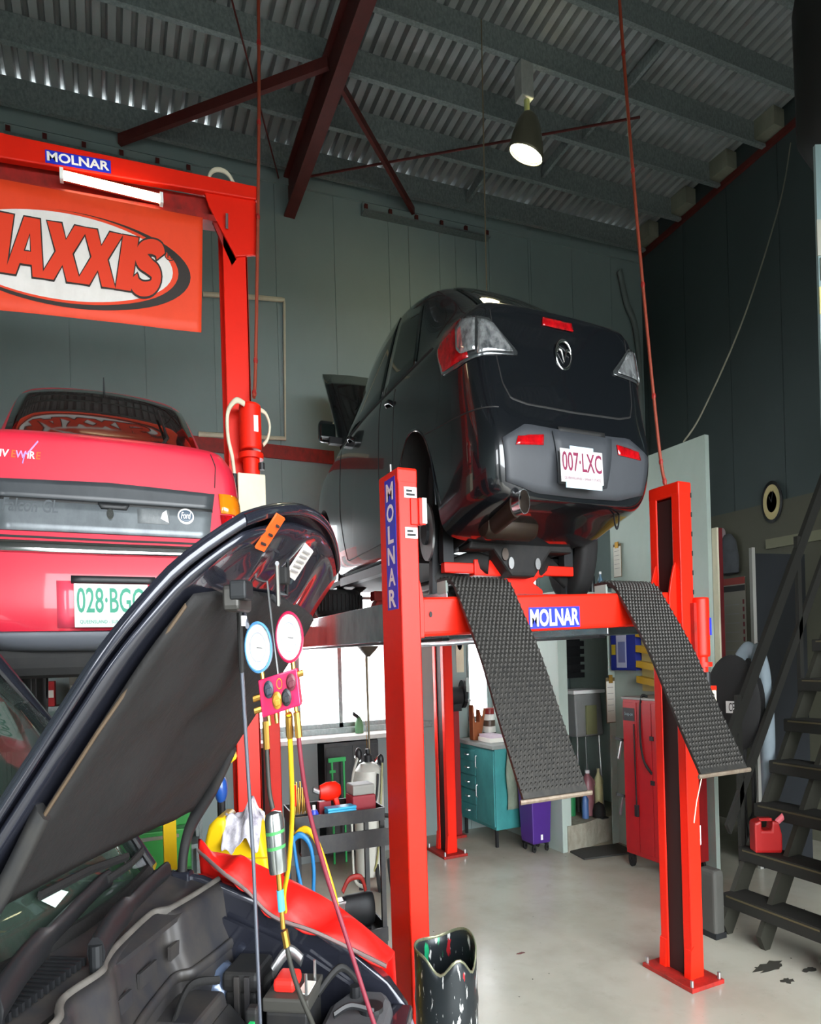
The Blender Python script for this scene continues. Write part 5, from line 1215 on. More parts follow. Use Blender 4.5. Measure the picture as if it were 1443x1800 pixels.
# ================================================================ THINGS BEHIND THE FOREGROUND CAR
# old steel drum
dr = thing('steel_drum', 'dented black steel drum with green and white paint in front of the lift post', 'drum', (1.835, 3.555, 0))
def drum_mat():
    m = bpy.data.materials.new('drum_black_scuffed'); m.use_nodes = True; nt = m.node_tree; b = nt.nodes['Principled BSDF']; L = nt.links.new
    tc = nt.nodes.new('ShaderNodeTexCoord'); col = lin('#22272a')
    prev = None
    for sc_, lo_, hi_, c_ in ((13, .61, .66, '#1f9a68'), (32, .60, .64, '#c9ccca'), (22, .67, .70, '#a8222a')):
        n = nt.nodes.new('ShaderNodeTexNoise'); n.inputs['Scale'].default_value = sc_; n.inputs['Detail'].default_value = 5
        mp = nt.nodes.new('ShaderNodeMapping'); mp.inputs['Location'].default_value = (sc_, 2 * sc_, 0); mp.inputs['Scale'].default_value = (1, 1, .45); L(tc.outputs['Object'], mp.inputs[0]); L(mp.outputs[0], n.inputs['Vector'])
        r = nt.nodes.new('ShaderNodeMapRange'); r.inputs[1].default_value = lo_; r.inputs[2].default_value = hi_; L(n.outputs['Fac'], r.inputs[0])
        x = nt.nodes.new('ShaderNodeMix'); x.data_type = 'RGBA'; L(r.outputs[0], x.inputs[0]); x.inputs[7].default_value = lin(c_)
        if prev is None: x.inputs[6].default_value = col
        else: L(prev, x.inputs[6])
        prev = x.outputs[2]
    L(prev, b.inputs['Base Color']); b.inputs['Roughness'].default_value = .35; b.inputs['Metallic'].default_value = .35
    return m
M_drum = drum_mat()
rows = []
def rim(a): return 0.60 + 0.014 * math.sin(a * 2 + .6) + 0.010 * math.sin(a * 3 + 1.0) - 0.07 * math.exp(-((a - 4.05) / .42) ** 2) - .04 * math.exp(-((a - 5.2) / .3) ** 2)
N = 48
for k in range(19):
    f = k / 18; r = []
    for i in range(N):
        a = 2 * math.pi * i / N; R = 0.186 + (0.006 if 0.44 < f < 0.48 or .72 < f < .76 else 0) - 0.010 * math.exp(-((a - 4.05) / .4) ** 2) * f
        r.append((R * math.cos(a), R * math.sin(a), rim(a) * f if f > .8 else 0.60 * f + (rim(a) - .6) * max(0, (f - .6)) / .4 * f))
    rows.append(r)
body = MB().grid(rows, True).build('drum_shell', M_drum, dr, smooth=50, solid=.006)
MB().tube([Vector(p) for p in rows[-1]] + [Vector(rows[-1][0])], .006, 6).build('torn_rim', mat('rim_bare', '#8d8a72', .4, .6, var=.6, var_scale=25, dark='#3f5c46'), dr, smooth=60)
MB().torus((0, 0, .275), .189, .006, 40, 6).build('drum_ring', mat('drum_green', '#1e8f5f', .4, .2, var=.7, var_scale=20, dark='#22302c'), dr, smooth=60)
MB().lathe([(.001, .01), (.18, .01)], 32).build('drum_base', M_dark, dr)

# yellow waste tank and rag
yt0 = (0.785, 4.40, 0)
yt = thing('yellow_tank', 'yellow plastic tank with a moulded grip, standing behind the red fender cover', 'tank', yt0, math.radians(-25))
M_yel = mat('tank_yellow', '#e9c112', .4, var=.3, var_scale=4, dark='#d3a80c')
pr = [(-.20, .02), (.22, .02), (.24, .50), (.20, .86), (.16, .95), (.12, 1.01), (.06, 1.01), (.055, .935), (-.055, .935), (-.06, 1.01), (-.12, 1.01), (-.17, .985), (-.20, .93), (-.215, .5)]
MB().prism(pr, -.14, .14, 'y').build('tank_body', M_yel, yt, bevel=.025, bseg=3, smooth=40)
for z in (.80, .87): MB().bx(-.20, .20, -.145, -.138, z, z + .004).build('mould_line', mat('yellow_dark', '#b8930c', .5), yt)
MB().cyl((-.055, 0, .975), (.055, 0, .975), .016, 10).build('grip_bar', M_yel, yt)
rg = thing('rag', 'crumpled white and grey rag on top of the yellow tank', 'rag', px(428, 1448, 4.25), math.radians(-25))
random.seed(5); rows = []
for j in range(11):
    r = []
    for i in range(11):
        x = -.12 + .25 * i / 10; y = -.17 + .26 * j / 10
        z = .03 - .9 * max(0, -y - .05) - .4 * max(0, abs(x) - .10) + .06 * math.exp(-((x - .05) / .03) ** 2) + random.uniform(-.02, .02)
        r.append((x * (1 - .3 * max(0, -y)), y * .8 + .0 + random.uniform(-.008, .008), z))
    rows.append(r)
MB().grid(rows).build('rag_cloth', mat('rag_white', '#d9d6de', .9, var=.9, var_scale=16, dark='#5d5866'), rg, smooth=70, sub=1, solid=.003)
# blue valve head with brass stem
bv_ = thing('blue_float_head', 'round blue pressure head on a brass stem beside the yellow tank', 'pressure head', px(390, 1430, 4.75), math.radians(-25))
MB().sphere((0, 0, .075), .062, 20, 12, (.75, .9, .95)).build('head', mat('head_blue', '#1f4f9e', .3, coat=.5), bv_, smooth=60)
MB().cyl((-.03, -.04, .07), (-.075, -.05, .075), .010, 8).build('stem', M_brass, bv_)
MB().cyl((0, 0, -.95), (0, 0, .03), .03, 10).build('stand_pipe', M_dark, bv_)
MB().cyl((0, 0, -.975), (0, 0, -.95), .14, 20).build('stand_foot', M_dark, bv_)
bv_.location.z = 0.975 * ZL
# yellow engine crane (boom seen through the bonnet gap)
ec = thing('engine_crane', 'yellow engine crane seen in the gap under the open bonnet', 'engine crane', (0.35, 5.35, 0))
o = Vector((0.35, 5.35, 0))
A, B = Vector(px(285, 1420, 4.9)) - o, Vector(px(412, 1312, 5.0)) - o
MB().bar(A, B, .10, .10).build('boom', M_yel, ec, bevel=.006)
MB().bar((A.x + .05, A.y + .02, 0.05), (A.x + .05, A.y + .02, A.z), .09, .09, (0, 1, 0)).build('mast', M_yel, ec)
MB().bx(A.x - .02, A.x + .12, A.y - .55, A.y + .35, .02, .09).build('base_leg', M_yel, ec)
MB().bar(A + Vector((-.1, .02, -.02)), A + Vector((.12, .02, .1)), .05, .05).build('ram', M_red, ec)
# green drawer cabinet
gc0 = px(268, 1450, 5.4)
gc = thing('green_drawer_cabinet', 'green metal drawer cabinet glimpsed between bonnet and windscreen', 'cabinet', (gc0[0], gc0[1], 0), 0)
M_grn = mat('cabinet_green', '#2f8a3e', .4, var=.3, var_scale=5)
MB().bx(-.32, .30, -.02, .45, .02, 1.02).build('cabinet_body', mat('cabinet_dark_green', '#1d5a2a', .5), gc)
for k in range(5):
    d = MB().bx(-.31, .29, -.045, -.02, .06 + .19 * k, .235 + .19 * k).build('drawer', M_grn, gc, bevel=.006)
    MB().bx(-.2, .2, -.06, -.045, .20 + .19 * k, .215 + .19 * k).build('drawer_pull', M_steel, d)
# workshop boxes on a low shelf by the back wall
sh = thing('wall_shelf_unit', 'grey steel shelf unit against the back wall behind the red sedan', 'shelf', (0.1, 9.1, 0))
for z in (.25, .75, 1.25): MB().bx(-1.2, 1.0, -.2, .22, z, z + .03).build('shelf_board', M_galv, sh)
for x in (-1.18, -.1, .98):
    for y in (-.18, .2): MB().bx(x - .02, x + .02, y - .02, y + .02, 0, 1.45).build('upright', M_galvd, sh)
for i, (x, w, h, c_, lb) in enumerate(((-.8, .3, .16, '#b02025', 'red carton on the steel shelf behind the red sedan'), (-.35, .28, .2, '#9a9a90', 'grey carton beside the red one on the steel shelf'), (.2, .26, .14, '#7d6a4c', 'brown carton near the right end of the steel shelf'), (.62, .3, .2, '#2c3a5c', 'navy carton at the right end of the steel shelf'))):
    b_ = thing('carton', lb, 'box', (.1 + x, 9.05, 1.28), 0, 'cartons on the steel shelf'); mm = mat('carton_' + c_[1:], c_, .7)
    MB().bx(-w / 2, w / 2, -.12, .14, 0, h).build('carton_body', mm, b_, bevel=.004); MB().bx(-w / 2 + .01, w / 2 - .01, -.124, -.12, h * .35, h * .65).build('carton_label', M_paper, b_)

# black tool trolley with two trays
tc0 = (1.67, 5.16, 0)
tr_ = thing('tool_trolley', 'black steel tool trolley with two trays behind the hanging gas can', 'trolley', tc0, math.radians(-4))
M_trl = mat('trolley_black', '#26272a', .45, .3, var=.7, var_scale=12, dark='#3c3b38')
def tray(z0, z1):
    t = MB().bx(-.36, .36, -.24, .24, z0, z0 + .012).build('tray', M_trl, tr_)
    for a in ((-.36, .36, -.245, -.235), (-.36, .36, .235, .245), (-.365, -.355, -.24, .24), (.355, .365, -.24, .24)): MB().bx(*a, z0, z1).build('tray_rim', M_trl, t)
tray(.84, .895); tray(.32, .38)
MB().bx(-.34, .40, -.33, -.245, .745, .755).build('side_shelf', M_trl, tr_)
MB().bx(-.34, .40, -.335, -.325, .745, .82).build('side_shelf_rim', M_trl, tr_)
MB().tube(spline([(.36, -.24, .86), (.42, -.27, .85), (.42, -.32, .80), (.40, -.33, .78)]), .010, 8).build('handle', M_trl, tr_, smooth=60)
for x in (-.34, .34):
    for y in (-.22, .22):
        MB().bx(x - .018, x + .018, y - .018, y + .018, .07, .86).build('leg', M_trl, tr_)
        MB().lathe([(.012, -.014), (.035, -.014), (.035, .014), (.012, .014)], 14, Matrix.Translation((x, y, .035)) @ Matrix.Rotation(math.pi / 2, 4, 'X'), closed=True).build('castor', M_rubber, tr_)
TZ = .854
def on_tray(dx, dy, z=TZ): a = math.radians(-4); return (tc0[0] + dx * math.cos(a) - dy * math.sin(a), tc0[1] + dx * math.sin(a) + dy * math.cos(a), z)
b_ = thing('blue_box', 'flat blue plastic box on the front edge of the tool trolley', 'box', on_tray(.02, -.15)); MB().bx(-.12, .12, -.05, .05, 0, .045).build('box_body', mat('box_cyan', '#3aa9d4', .4), b_, bevel=.006); MB().bx(-.12, .12, -.05, .05, .046, .056).build('box_lid', mat('box_cyan', '#3aa9d4', .4), b_, bevel=.003)
b_ = thing('drill_case', 'red and grey parts case on the right of the tool trolley', 'case', on_tray(.22, -.05)); MB().bx(-.10, .10, -.09, .09, 0, .09).build('case_base', mat('case_maroon', '#8e2a34', .5), b_, bevel=.01); MB().bx(-.095, .095, -.085, .085, .09, .135).build('case_lid', mat('case_grey', '#8c8d88', .5), b_, bevel=.01)
b_ = thing('air_tool', 'red air tool lying on the tool trolley behind the blue box', 'tool', on_tray(-.02, .03, .858)); MB().lathe([(.001, -.09), (.03, -.085), (.042, -.03), (.042, .05), (.025, .09), (.001, .095)], 16, Matrix.Translation((0, 0, .10)) @ Matrix.Rotation(math.pi / 2, 4, 'Y')).build('tool_body', M_red, b_, smooth=40); MB().bar((.04, 0, .08), (.07, -.02, .0), .04, .05, (0, 1, 0)).build('tool_grip', M_red, b_, bevel=.008); MB().cyl((-.09, 0, .10), (-.14, 0, .115), .014, 10).build('tool_anvil', M_steel, b_); MB().bx(-.10, .0, -.03, .03, 0, .06).build('tool_rest', mat('case_maroon', '#8e2a34', .5), b_)
b_ = thing('drill_bit_stand', 'stand of upright brass drill bits at the left of the tool trolley', 'drill bits', on_tray(-.28, -.02)); MB().bx(-.06, .06, -.06, .06, 0, .03).build('stand_block', M_dark, b_)
for i in range(4):
    for j in range(2): MB().cyl((-.045 + .03 * i, -.03 + .06 * j, .03), (-.045 + .03 * i, -.03 + .06 * j, .14 + .02 * ((i * 3 + j) % 3)), .007, 6).build('bit', M_brass, b_)
b_ = thing('blue_pot', 'small blue plastic pot on the left front of the tool trolley', 'pot', on_tray(-.20, -.18)); MB().lathe([(.035, 0), (.036, .04), (.025, .055), (.001, .058)], 16).build('pot_shell', mat('cap_blue', '#2a3fae', .4), b_, smooth=40); MB().cyl((0, 0, .055), (0, 0, .075), .012, 8).build('pot_spout', M_white, b_)
b_ = thing('screwdriver', 'red handled screwdriver standing at the left of the tool trolley', 'screwdriver', on_tray(-.34, -.10)); MB().cyl((0, 0, .07), (.0, 0, .16), .018, 10).build('handle', M_red, b_, bevel=.004); MB().cyl((0, 0, 0), (0, 0, .07), .006, 8).build('blade', M_steel, b_)
vp = thing('vacuum_pump', 'dark vacuum pump on the lower tray of the tool trolley', 'pump', on_tray(.12, -.06, .335)); MB().lathe([(.001, -.13), (.07, -.125), (.075, -.1), (.075, .1), (.07, .125), (.001, .13)], 20, Matrix.Translation((.05, 0, .10)) @ Matrix.Rotation(math.pi / 2, 4, 'Y')).build('pump_motor', M_dark, vp, smooth=40); MB().bx(-.14, .14, -.06, .06, 0, .03).build('pump_base', M_dark, vp); MB().bx(-.16, -.06, -.05, .05, .03, .16).build('pump_head', M_steel, vp, bevel=.01); MB().tube(spline([(-.08, 0, .19), (-.02, 0, .24), (.08, 0, .24), (.12, 0, .18)]), .014, 8).build('pump_handle', M_redd, vp, smooth=60)
hose('yellow hose looping over the side shelf of the trolley down to the floor', [px(516, 1475, 4.9), px(530, 1460, 4.9), px(545, 1462, 4.88), px(562, 1490, 4.85), px(580, 1545, 4.8), px(592, 1590, 4.75), px(598, 1640, 4.7)], .016, M_hy, None)
hose('blue hose loop hanging in front of the tool trolley', [px(505, 1570, 4.86), px(512, 1490, 4.86), px(527, 1468, 4.86), px(545, 1485, 4.86), px(552, 1530, 4.86), px(550, 1590, 4.86)], .014, M_hb, None)
hose('second blue hose dropping straight beside the blue loop', [px(515, 1470, 4.74), px(522, 1520, 4.74), px(532, 1570, 4.74), px(536, 1600, 4.74)], .013, M_hb, None)

# waste-oil drainer: tank on wheels with a funnel pole
od0 = (2.93, 7.62, 0)
od = thing('oil_drainer', 'white waste-oil drainer tank on two wheels with a tall funnel pole', 'oil drainer', od0, math.radians(-25))
M_tankw = mat('tank_grey_white', '#bdbdb4', .35, var=.3, var_scale=5)
MB().lathe([(.001, .10), (.16, .105), (.185, .14), (.185, .72), (.17, .79), (.11, .83), (.05, .845), (.001, .85)], 28).build('tank', M_tankw, od, smooth=40)
MB().lathe([(.001, .845), (.05, .845), (.05, .89), (.03, .90), (.03, .93), (.001, .93)], 16).build('valve_block', M_dark, od, smooth=40)
for x in (-.09, .09): MB().cyl((x, -.03, .85), (x * 1.8, -.03, .88), .02, 8).build('valve_tap', M_chrome, od)
MB().sphere((-.11, -.05, .90), .045, 12, 8).build('gauge_head', M_black, od, smooth=60)
MB().sphere((.16, -.05, .86), .04, 12, 8).build('gauge_head', M_black, od, smooth=60)
for x in (.10, .24):
    w_ = MB().lathe([(.05, -.022), (.095, -.022), (.10, -.01), (.10, .01), (.095, .022), (.05, .022)], 24, Matrix.Translation((x, -.12 if x < .2 else .02, .10)) @ Matrix.Rotation(math.radians(80), 4, 'Y'), closed=True).build('wheel_tyre', M_rubber, od, smooth=40)
    MB().lathe([(.001, -.012), (.055, -.02), (.055, .02), (.001, .012)], 20, Matrix.Translation((x, -.12 if x < .2 else .02, .10)) @ Matrix.Rotation(math.radians(80), 4, 'Y')).build('wheel_hub', M_steel, w_)
MB().bx(-.15, -.10, -.03, .03, 0, .12).build('stand_foot', M_dark, od)
MB().tube([(.02, 0, .90), (.02, 0, 1.58)], .014, 8).build('funnel_pole', mat('pole_bronze', '#6d6250', .4, .6), od)
MB().lathe([(.02, 1.54), (.10, 1.585), (.135, 1.61), (.128, 1.612), (.09, 1.59)], 20, Matrix.Translation((.04, 0, 0)), cap=False).build('funnel_bowl', mat('bowl_brown', '#5a5148', .5), od, smooth=50)
MB().tube(spline([(-.16, -.15, .72), (-.12, -.17, .60), (0, -.19, .55), (.1, -.18, .62), (.13, -.16, .78)]), .013, 8).build('loop_hose', M_dark, od, smooth=60)
MB().tube(spline([(-.12, -.1, .88), (-.20, -.10, .7), (-.21, -.10, .3), (-.19, -.1, .08), (-.05, -.2, .05)]), .014, 8).build('drain_hose', M_tankw, od, smooth=60)
MB().tube(spline([(.18, -.08, .84), (.15, -.18, .55), (.10, -.19, .25), (.05, -.17, .15)]), .012, 8).build('sight_tube', mat('tube_olive', '#8d8a5c', .4), od, smooth=60)
for xa in (-.02, .0): MB().tube([(xa, .02, 1.56), (xa + .01, .04, .86)], .004, 5).build('pull_wire', M_brass, od)
# bench under the window with its black cabinet
bh = thing('window_bench', 'grey bench with pale top under the back window', 'bench', (3.2, 9.12, 0))
MB().bx(-1.35, 1.15, -.20, .24, .90, .935).build('bench_top', mat('bench_top_pale', '#b9bcb8', .4), bh, bevel=.006)
MB().bx(-1.32, -.50, -.12, .22, .0, .90).build('bench_panel', mat('bench_grey', '#6f7676', .6), bh)
MB().bx(-.42, .40, -.19, .22, .05, .89).build('black_cabinet', M_trl, bh)
MB().bx(-.40, -.02, -.20, -.19, .08, .86).build('cabinet_door', M_trl, bh); MB().bx(.0, .38, -.20, -.19, .08, .86).build('cabinet_door', M_trl, bh)
MB().bx(.42, 1.12, -.10, .22, .0, .90).build('bench_panel', mat('bench_grey', '#6f7676', .6), bh)
for x in (-1.3, 1.1): MB().bx(x - .025, x + .025, -.19, -.14, 0, .9).build('bench_leg', M_dark, bh)
gs = thing('spray_gun', 'green handled sprayer standing on the bench beside the funnel pole', 'sprayer', px(632, 1283, 9.75)); gs.location.z = .936 * ZL
MB().lathe([(.001, 0), (.06, 0), (.065, .06), (.05, .10), (.02, .13)], 16).build('sprayer_cup', mat('sprayer_green', '#4f7a54', .5), gs, smooth=40); MB().bar((0, 0, .12), (-.10, -.02, .16), .03, .03).build('sprayer_nozzle', M_dark, gs)
kf = thing('clamp_frame', 'bright green clamp frame leaning on the black bench cabinet', 'clamp', (2.93, 8.80, 0), .1); M_cl = mat('clamp_green', '#3fbf6a', .4)
for x in (-.09, .09): MB().bx(x - .012, x + .012, -.01, .01, 0, .78).build('clamp_upright', M_cl, kf)
MB().bx(-.14, .12, -.014, .014, .76, .79).build('clamp_bar', M_cl, kf); MB().bx(-.13, -.04, -.014, .014, .68, .70).build('clamp_jaw', M_cl, kf)
rb = thing('maroon_crate', 'maroon plastic crate on the floor by the bench cabinet', 'crate', (3.35, 8.72, 0)); MB().bx(-.12, .14, -.1, .1, .0, .03).build('crate_floor', mat('crate_maroon', '#5a1c24', .5), rb)
for a in ((-.12, .14, -.1, -.085), (-.12, .14, .085, .1), (-.12, -.105, -.1, .1), (.125, .14, -.1, .1)): MB().bx(*a, .03, .62).build('crate_wall', mat('crate_maroon', '#5a1c24', .5), rb)
# tyre lying on the left runway
ty = thing('loose_tyre', 'black tyre lying flat on the left runway of the four-post lift', 'tyre', (2.585, 7.58, 1.803))
MB().lathe([(.17, 0), (.24, .002), (.275, .02), (.285, .06), (.285, .11), (.275, .15), (.24, .168), (.17, .17), (.165, .085)], 40, closed=True).build('tyre_carcass', M_rubber, ty, smooth=50)
for k in range(36):
    a = 2 * math.pi * k / 36; MB().box((.287 * math.cos(a), .287 * math.sin(a), .085), (.012, .028, .10), Matrix()).build('tread_block', M_rubber, ty)
jk = thing('bottle_jack', 'red jack stand between the runways behind the lift post', 'jack', (3.05, 7.2, 1.802)); MB().bx(-.4, 1.0, -.06, .06, 0, .015).build('jack_rail', M_redd, jk); MB().prism([(-.20, .015), (.20, .015), (.14, .09), (-.14, .09)], -.08, .08, 'y').build('jack_body', M_redd, jk, bevel=.01); MB().bx(-.17, .17, -.07, .07, .09, .15).build('jack_head', M_redd, jk, bevel=.01); MB().cyl((0, 0, .15), (0, 0, .19), .04, 12).build('jack_ram', M_dark, jk)

# bench grinder on a dark red pedestal
gr = thing('pedestal_grinder', 'bench grinder on a dark red pedestal by the back wall', 'grinder', (4.98, 9.12, 0))
MB().bx(-.11, .11, -.11, .11, 0, .02).build('pedestal_foot', M_redd, gr)
MB().bx(-.06, .06, -.06, .06, .02, 1.08).build('pedestal', mat('pedestal_red', '#7d1418', .45), gr, bevel=.006)
MB().cyl((-.14, 0, 1.18), (.14, 0, 1.18), .085, 18).build('grinder_motor', M_dark, gr, smooth=40)
MB().bx(-.10, .10, -.08, .08, 1.06, 1.12).build('grinder_base', M_dark, gr)
for s in (-1, 1):
    MB().cyl((s * .15, 0, 1.20), (s * .20, 0, 1.20), .12, 22).build('wheel_guard', M_dark, gr, smooth=40); MB().bx(s * .15, s * .20, -.20, -.10, 1.14, 1.16).build('tool_rest', M_steel, gr)
    MB().bx(s * .15, s * .21, -.15, -.13, 1.22, 1.34).build('eye_shield', M_chrome, gr)
ps = thing('safety_poster', 'small cream poster with a blue disc above the pedestal grinder', 'poster', (5.27, YB - .006, 1.53)); MB().bx(-.07, .07, -.003, .003, -.15, .15).build('poster_sheet', M_cream, ps); MB().lathe([(.001, 0), (.045, 0)], 20, Matrix.Translation((0, -.004, .09)) @ Matrix.Rotation(math.pi / 2, 4, 'X')).build('blue_disc', mat('poster_blue', '#2a5fa8', .5), ps)

# teal tool cabinet
te = thing('teal_tool_cabinet', 'old teal steel tool cabinet with five drawers and a door', 'cabinet', (5.45, 8.78, 0))
M_teal = mat('cabinet_teal', '#3f8f8f', .42, .1, var=.6, var_scale=6, dark='#2d6f72')
TX0, TX1, TY0, TY1 = -.30, .30, -.52, .50
MB().bx(TX0 + .02, TX1, TY0, TY1, .14, .78).build('cabinet_body', M_teal, te, bevel=.006)
MB().bx(TX0 - .03, TX1 + .01, TY0 - .02, TY1 + .06, .78, .81).build('cabinet_top', mat('top_grey_worn', '#8a918e', .5, var=.6, var_scale=9), te, bevel=.004)
zz = [.165, .285, .405, .525, .645, .745]
for a, b in zip(zz, zz[1:]):
    d = MB().bx(TX0, TX0 + .02, TY1 - .48, TY1 - .015, a + .004, b - .006).build('drawer', M_teal, te, bevel=.004)
    MB().tube([(TX0, TY1 - .30, (a + b) / 2), (TX0 - .025, TY1 - .29, (a + b) / 2), (TX0 - .025, TY1 - .20, (a + b) / 2), (TX0, TY1 - .19, (a + b) / 2)], .006, 6).build('drawer_handle', M_steel, d)
dd = MB().bx(TX0, TX0 + .02, TY0 + .015, TY1 - .50, .165, .765).build('door', M_teal, te, bevel=.004)
for z in (.36, .60): MB().tube([(TX0, TY1 - .53, z), (TX0 - .02, TY1 - .53, z + .01), (TX0 - .02, TY1 - .53, z + .09), (TX0, TY1 - .53, z + .10)], .007, 6).build('door_handle', M_steel, dd)
for x in (TX0 + .06, TX1 - .06):
    for y in (TY0 + .06, TY1 - .06): MB().bx(x - .02, x + .02, y - .02, y + .02, 0, .14).build('leg', M_dark, te)
ap = thing('hanging_apron', 'grey-green apron hanging on the side of the teal cabinet', 'apron', (5.50, 8.225, .30)); rows = [[(-.16 + .30 * i / 8 + .02 * math.sin(j), .012 * math.sin(i * 1.9 + j) - .02, .46 * j / 8) for i in range(9)] for j in range(9)]; MB().grid(rows).build('apron_cloth', mat('apron_olive', '#7c8878', .9, var=.6, var_scale=10, dark='#5a6256'), ap, smooth=60, solid=.006); MB().tube([(-.05, -.01, .46), (0, -.005, .48), (.06, -.01, .46)], .006, 6).build('apron_tie', M_dark, ap)
po = thing('leather_pouch', 'brown leather tool pouch standing on the teal cabinet', 'pouch', (5.30, 9.02, .81)); M_lea = mat('leather_brown', '#8a4a22', .55, var=.5, var_scale=9); MB().prism([(-.07, 0), (.09, 0), (.10, .16), (.07, .24), (.055, .26), (.05, .15), (-.03, .15), (-.05, .30), (-.075, .29)], -.06, .06, 'y').build('pouch_body', M_lea, po, bevel=.01); MB().bar((.09, 0, .02), (.17, -.02, .26), .03, .02, (0, 1, 0)).build('pouch_strap', M_lea, po)
for i, (dx, dy, h, c_, lb) in enumerate(((.05, -.05, .05, '#d8d4d8', 'stack of white paper on the teal cabinet'),)):
    q = thing('paper_stack', lb, 'papers', (5.40, 8.72, .81)); MB().bx(-.12, .12, -.18, .18, 0, .035).build('sheets', M_paper, q); MB().bx(-.11, .11, -.17, .165, .035, .06).build('top_folder', mat('folder_lilac', '#c8b8c4', .7), q)
tb = thing('tin_stack', 'stack of white and brown tins behind the paper on the teal cabinet', 'tins', (5.60, 9.08, .81))
for k, c_ in enumerate(('#3a2c24', '#cfcfc8', '#4a3a30', '#d6d6d0', '#7a1c18')): MB().cyl((0, 0, .052 * k), (0, 0, .05 + .052 * k), .11 - .006 * k, 18).build('tin', mat('tin_' + c_[1:], c_, .35), tb, smooth=40)
# purple bin
pb = thing('purple_bin', 'tall purple bin on small castors beside the teal cabinet', 'bin', (5.62, 7.92, 0)); M_pur = mat('bin_purple', '#4a2a80', .4, var=.3, var_scale=4)
MB().add([(-.15, -.15, .07), (.15, -.15, .07), (.15, .15, .07), (-.15, .15, .07), (-.18, -.18, .56), (.18, -.18, .56), (.18, .18, .56), (-.18, .18, .56)], [(0, 3, 2, 1), (4, 5, 6, 7), (0, 1, 5, 4), (1, 2, 6, 5), (2, 3, 7, 6), (3, 0, 4, 7)]).build('bin_body', M_pur, pb, bevel=.015)
MB().bx(-.19, .19, -.19, .19, .56, .60).build('bin_lid', M_pur, pb, bevel=.012); MB().bx(-.187, -.18, -.12, .02, .45, .53).build('bin_label', mat('label_sky', '#6aa0d8', .5), pb); MB().bx(-.02, .015, -.158, -.154, .10, .14).build('bin_mark', M_white, pb)
for x in (-.11, .11):
    for y in (-.11, .11): MB().lathe([(.01, -.014), (.03, -.014), (.03, .014), (.01, .014)], 12, Matrix.Translation((x, y, .032)) @ Matrix.Rotation(math.pi / 2, 4, 'X'), closed=True).build('castor', M_rubber, pb)
    MB().bx(x - .02, x + .02, -.13, .13, .055, .075).build('castor_bar', M_dark, pb)

# ================================================================ RIGHT SIDE
# wash room: trough, rack, jugs
tg = thing('wash_trough', 'grey laundry trough on thin legs inside the wash room doorway', 'trough', (6.80, 8.35, .2)); M_trg = mat('trough_grey', '#8b8d8c', .5, var=.3, var_scale=6)
MB().prism([(-.20, .62), (.34, .62), (.30, .98), (-.22, .98)], -.2, .22, 'y').build('trough_bowl', M_trg, tg, bevel=.02); MB().bx(-.26, .36, -.23, .25, .98, 1.01).build('trough_rim', M_white, tg, bevel=.006)
for x in (-.15, .28):
    for y in (-.15, .17): MB().tube([(x, y, .63), (x * 1.15, y * 1.1, 0)], .016, 8).build('leg', M_steel, tg)
MB().bx(-.02, .18, -.235, -.205, .64, .88).build('trough_sponge', mat('sponge_olive', '#8d9068', .9), tg)
br = thing('black_rack', 'black slatted rack on the wash room wall above the trough', 'rack', (6.80, 8.75, 1.30))
for k in range(5): MB().bx(-.22, .45, -.05, .05, .07 * k, .07 * k + .045).build('slat', M_black, br)
MB().bx(-.22, .45, .05, .07, 0, .36).build('rack_back', M_black, br); MB().bx(-.21, -.18, .05, .63, .02, .05).build('rack_bracket', M_dark, br)
bl = thing('black_bag', 'black bag slumped on the wash room step behind the doorway', 'bag', (6.30, 8.9, .2)); MB().lathe([(.001, 0), (.22, .01), (.26, .15), (.24, .45), (.16, .75), (.06, .9), (.001, .92)], 18, Matrix.Diagonal((1, .9, 1, 1))).build('bag_body', M_rubber, bl, smooth=60); MB().torus((0, 0, .88), .05, .012, 16, 6).build('bag_tie', M_dark, bl, smooth=60)
def jug(loc, c_, h, r, label, capc='#dddddd'):
    t = thing('jug', label, 'jug', loc, 0, 'jugs on the wash room step'); m_ = mat('jug_' + c_[1:], c_, .35)
    MB().lathe([(.001, 0), (r, .005), (r * 1.02, h * .6), (r * .85, h * .8), (r * .3, h * .93), (r * .3, h * .96)], 18).build('jug_body', m_, t, smooth=45); MB().cyl((0, 0, h * .95), (0, 0, h * 1.02), r * .36, 12).build('jug_cap', mat('cap_' + capc[1:], capc, .4), t); MB().tube(spline([(r * .7, 0, h * .55), (r * 1.35, 0, h * .7), (r * .6, 0, h * .86)]), r * .12, 6).build('jug_handle', m_, t, smooth=60)
jug((6.62, 7.95, .2), '#8a5a60', .36, .10, 'large dusky pink jug on the wash room step'); jug((6.84, 7.96, .2), '#cfcf9c', .36, .065, 'tall pale yellow jug beside the pink one', '#c8c8a0'); jug((6.36, 8.05, .2), '#2a7a4a', .24, .08, 'short green jug on the wash room step', '#1c1c1c')
jug((6.44, 7.80, .2), '#4a6a9c', .20, .05, 'small blue jug in front of the pink one')
hp = thing('black_cap_hat', 'black cap lying on the edge of the wash room step', 'cap', (6.68, 7.775, .2)); MB().lathe([(.095, 0), (.095, .05), (.07, .10), (.001, .125)], 18).build('cap_crown', M_rubber, hp, smooth=50); MB().bx(-.06, .06, -.14, -.06, .0, .012).build('cap_peak', M_rubber, hp, bevel=.004)
mt = MB().bx(-.42, .42, -.22, .22, 0, .012).build('door_mat', mat('mat_charcoal', '#3a3b38', .9, bump=.4)); tag(mt, 'thin charcoal mat on the floor before the wash room step', 'mat', None, (6.36, 7.37, 0), math.radians(-8))
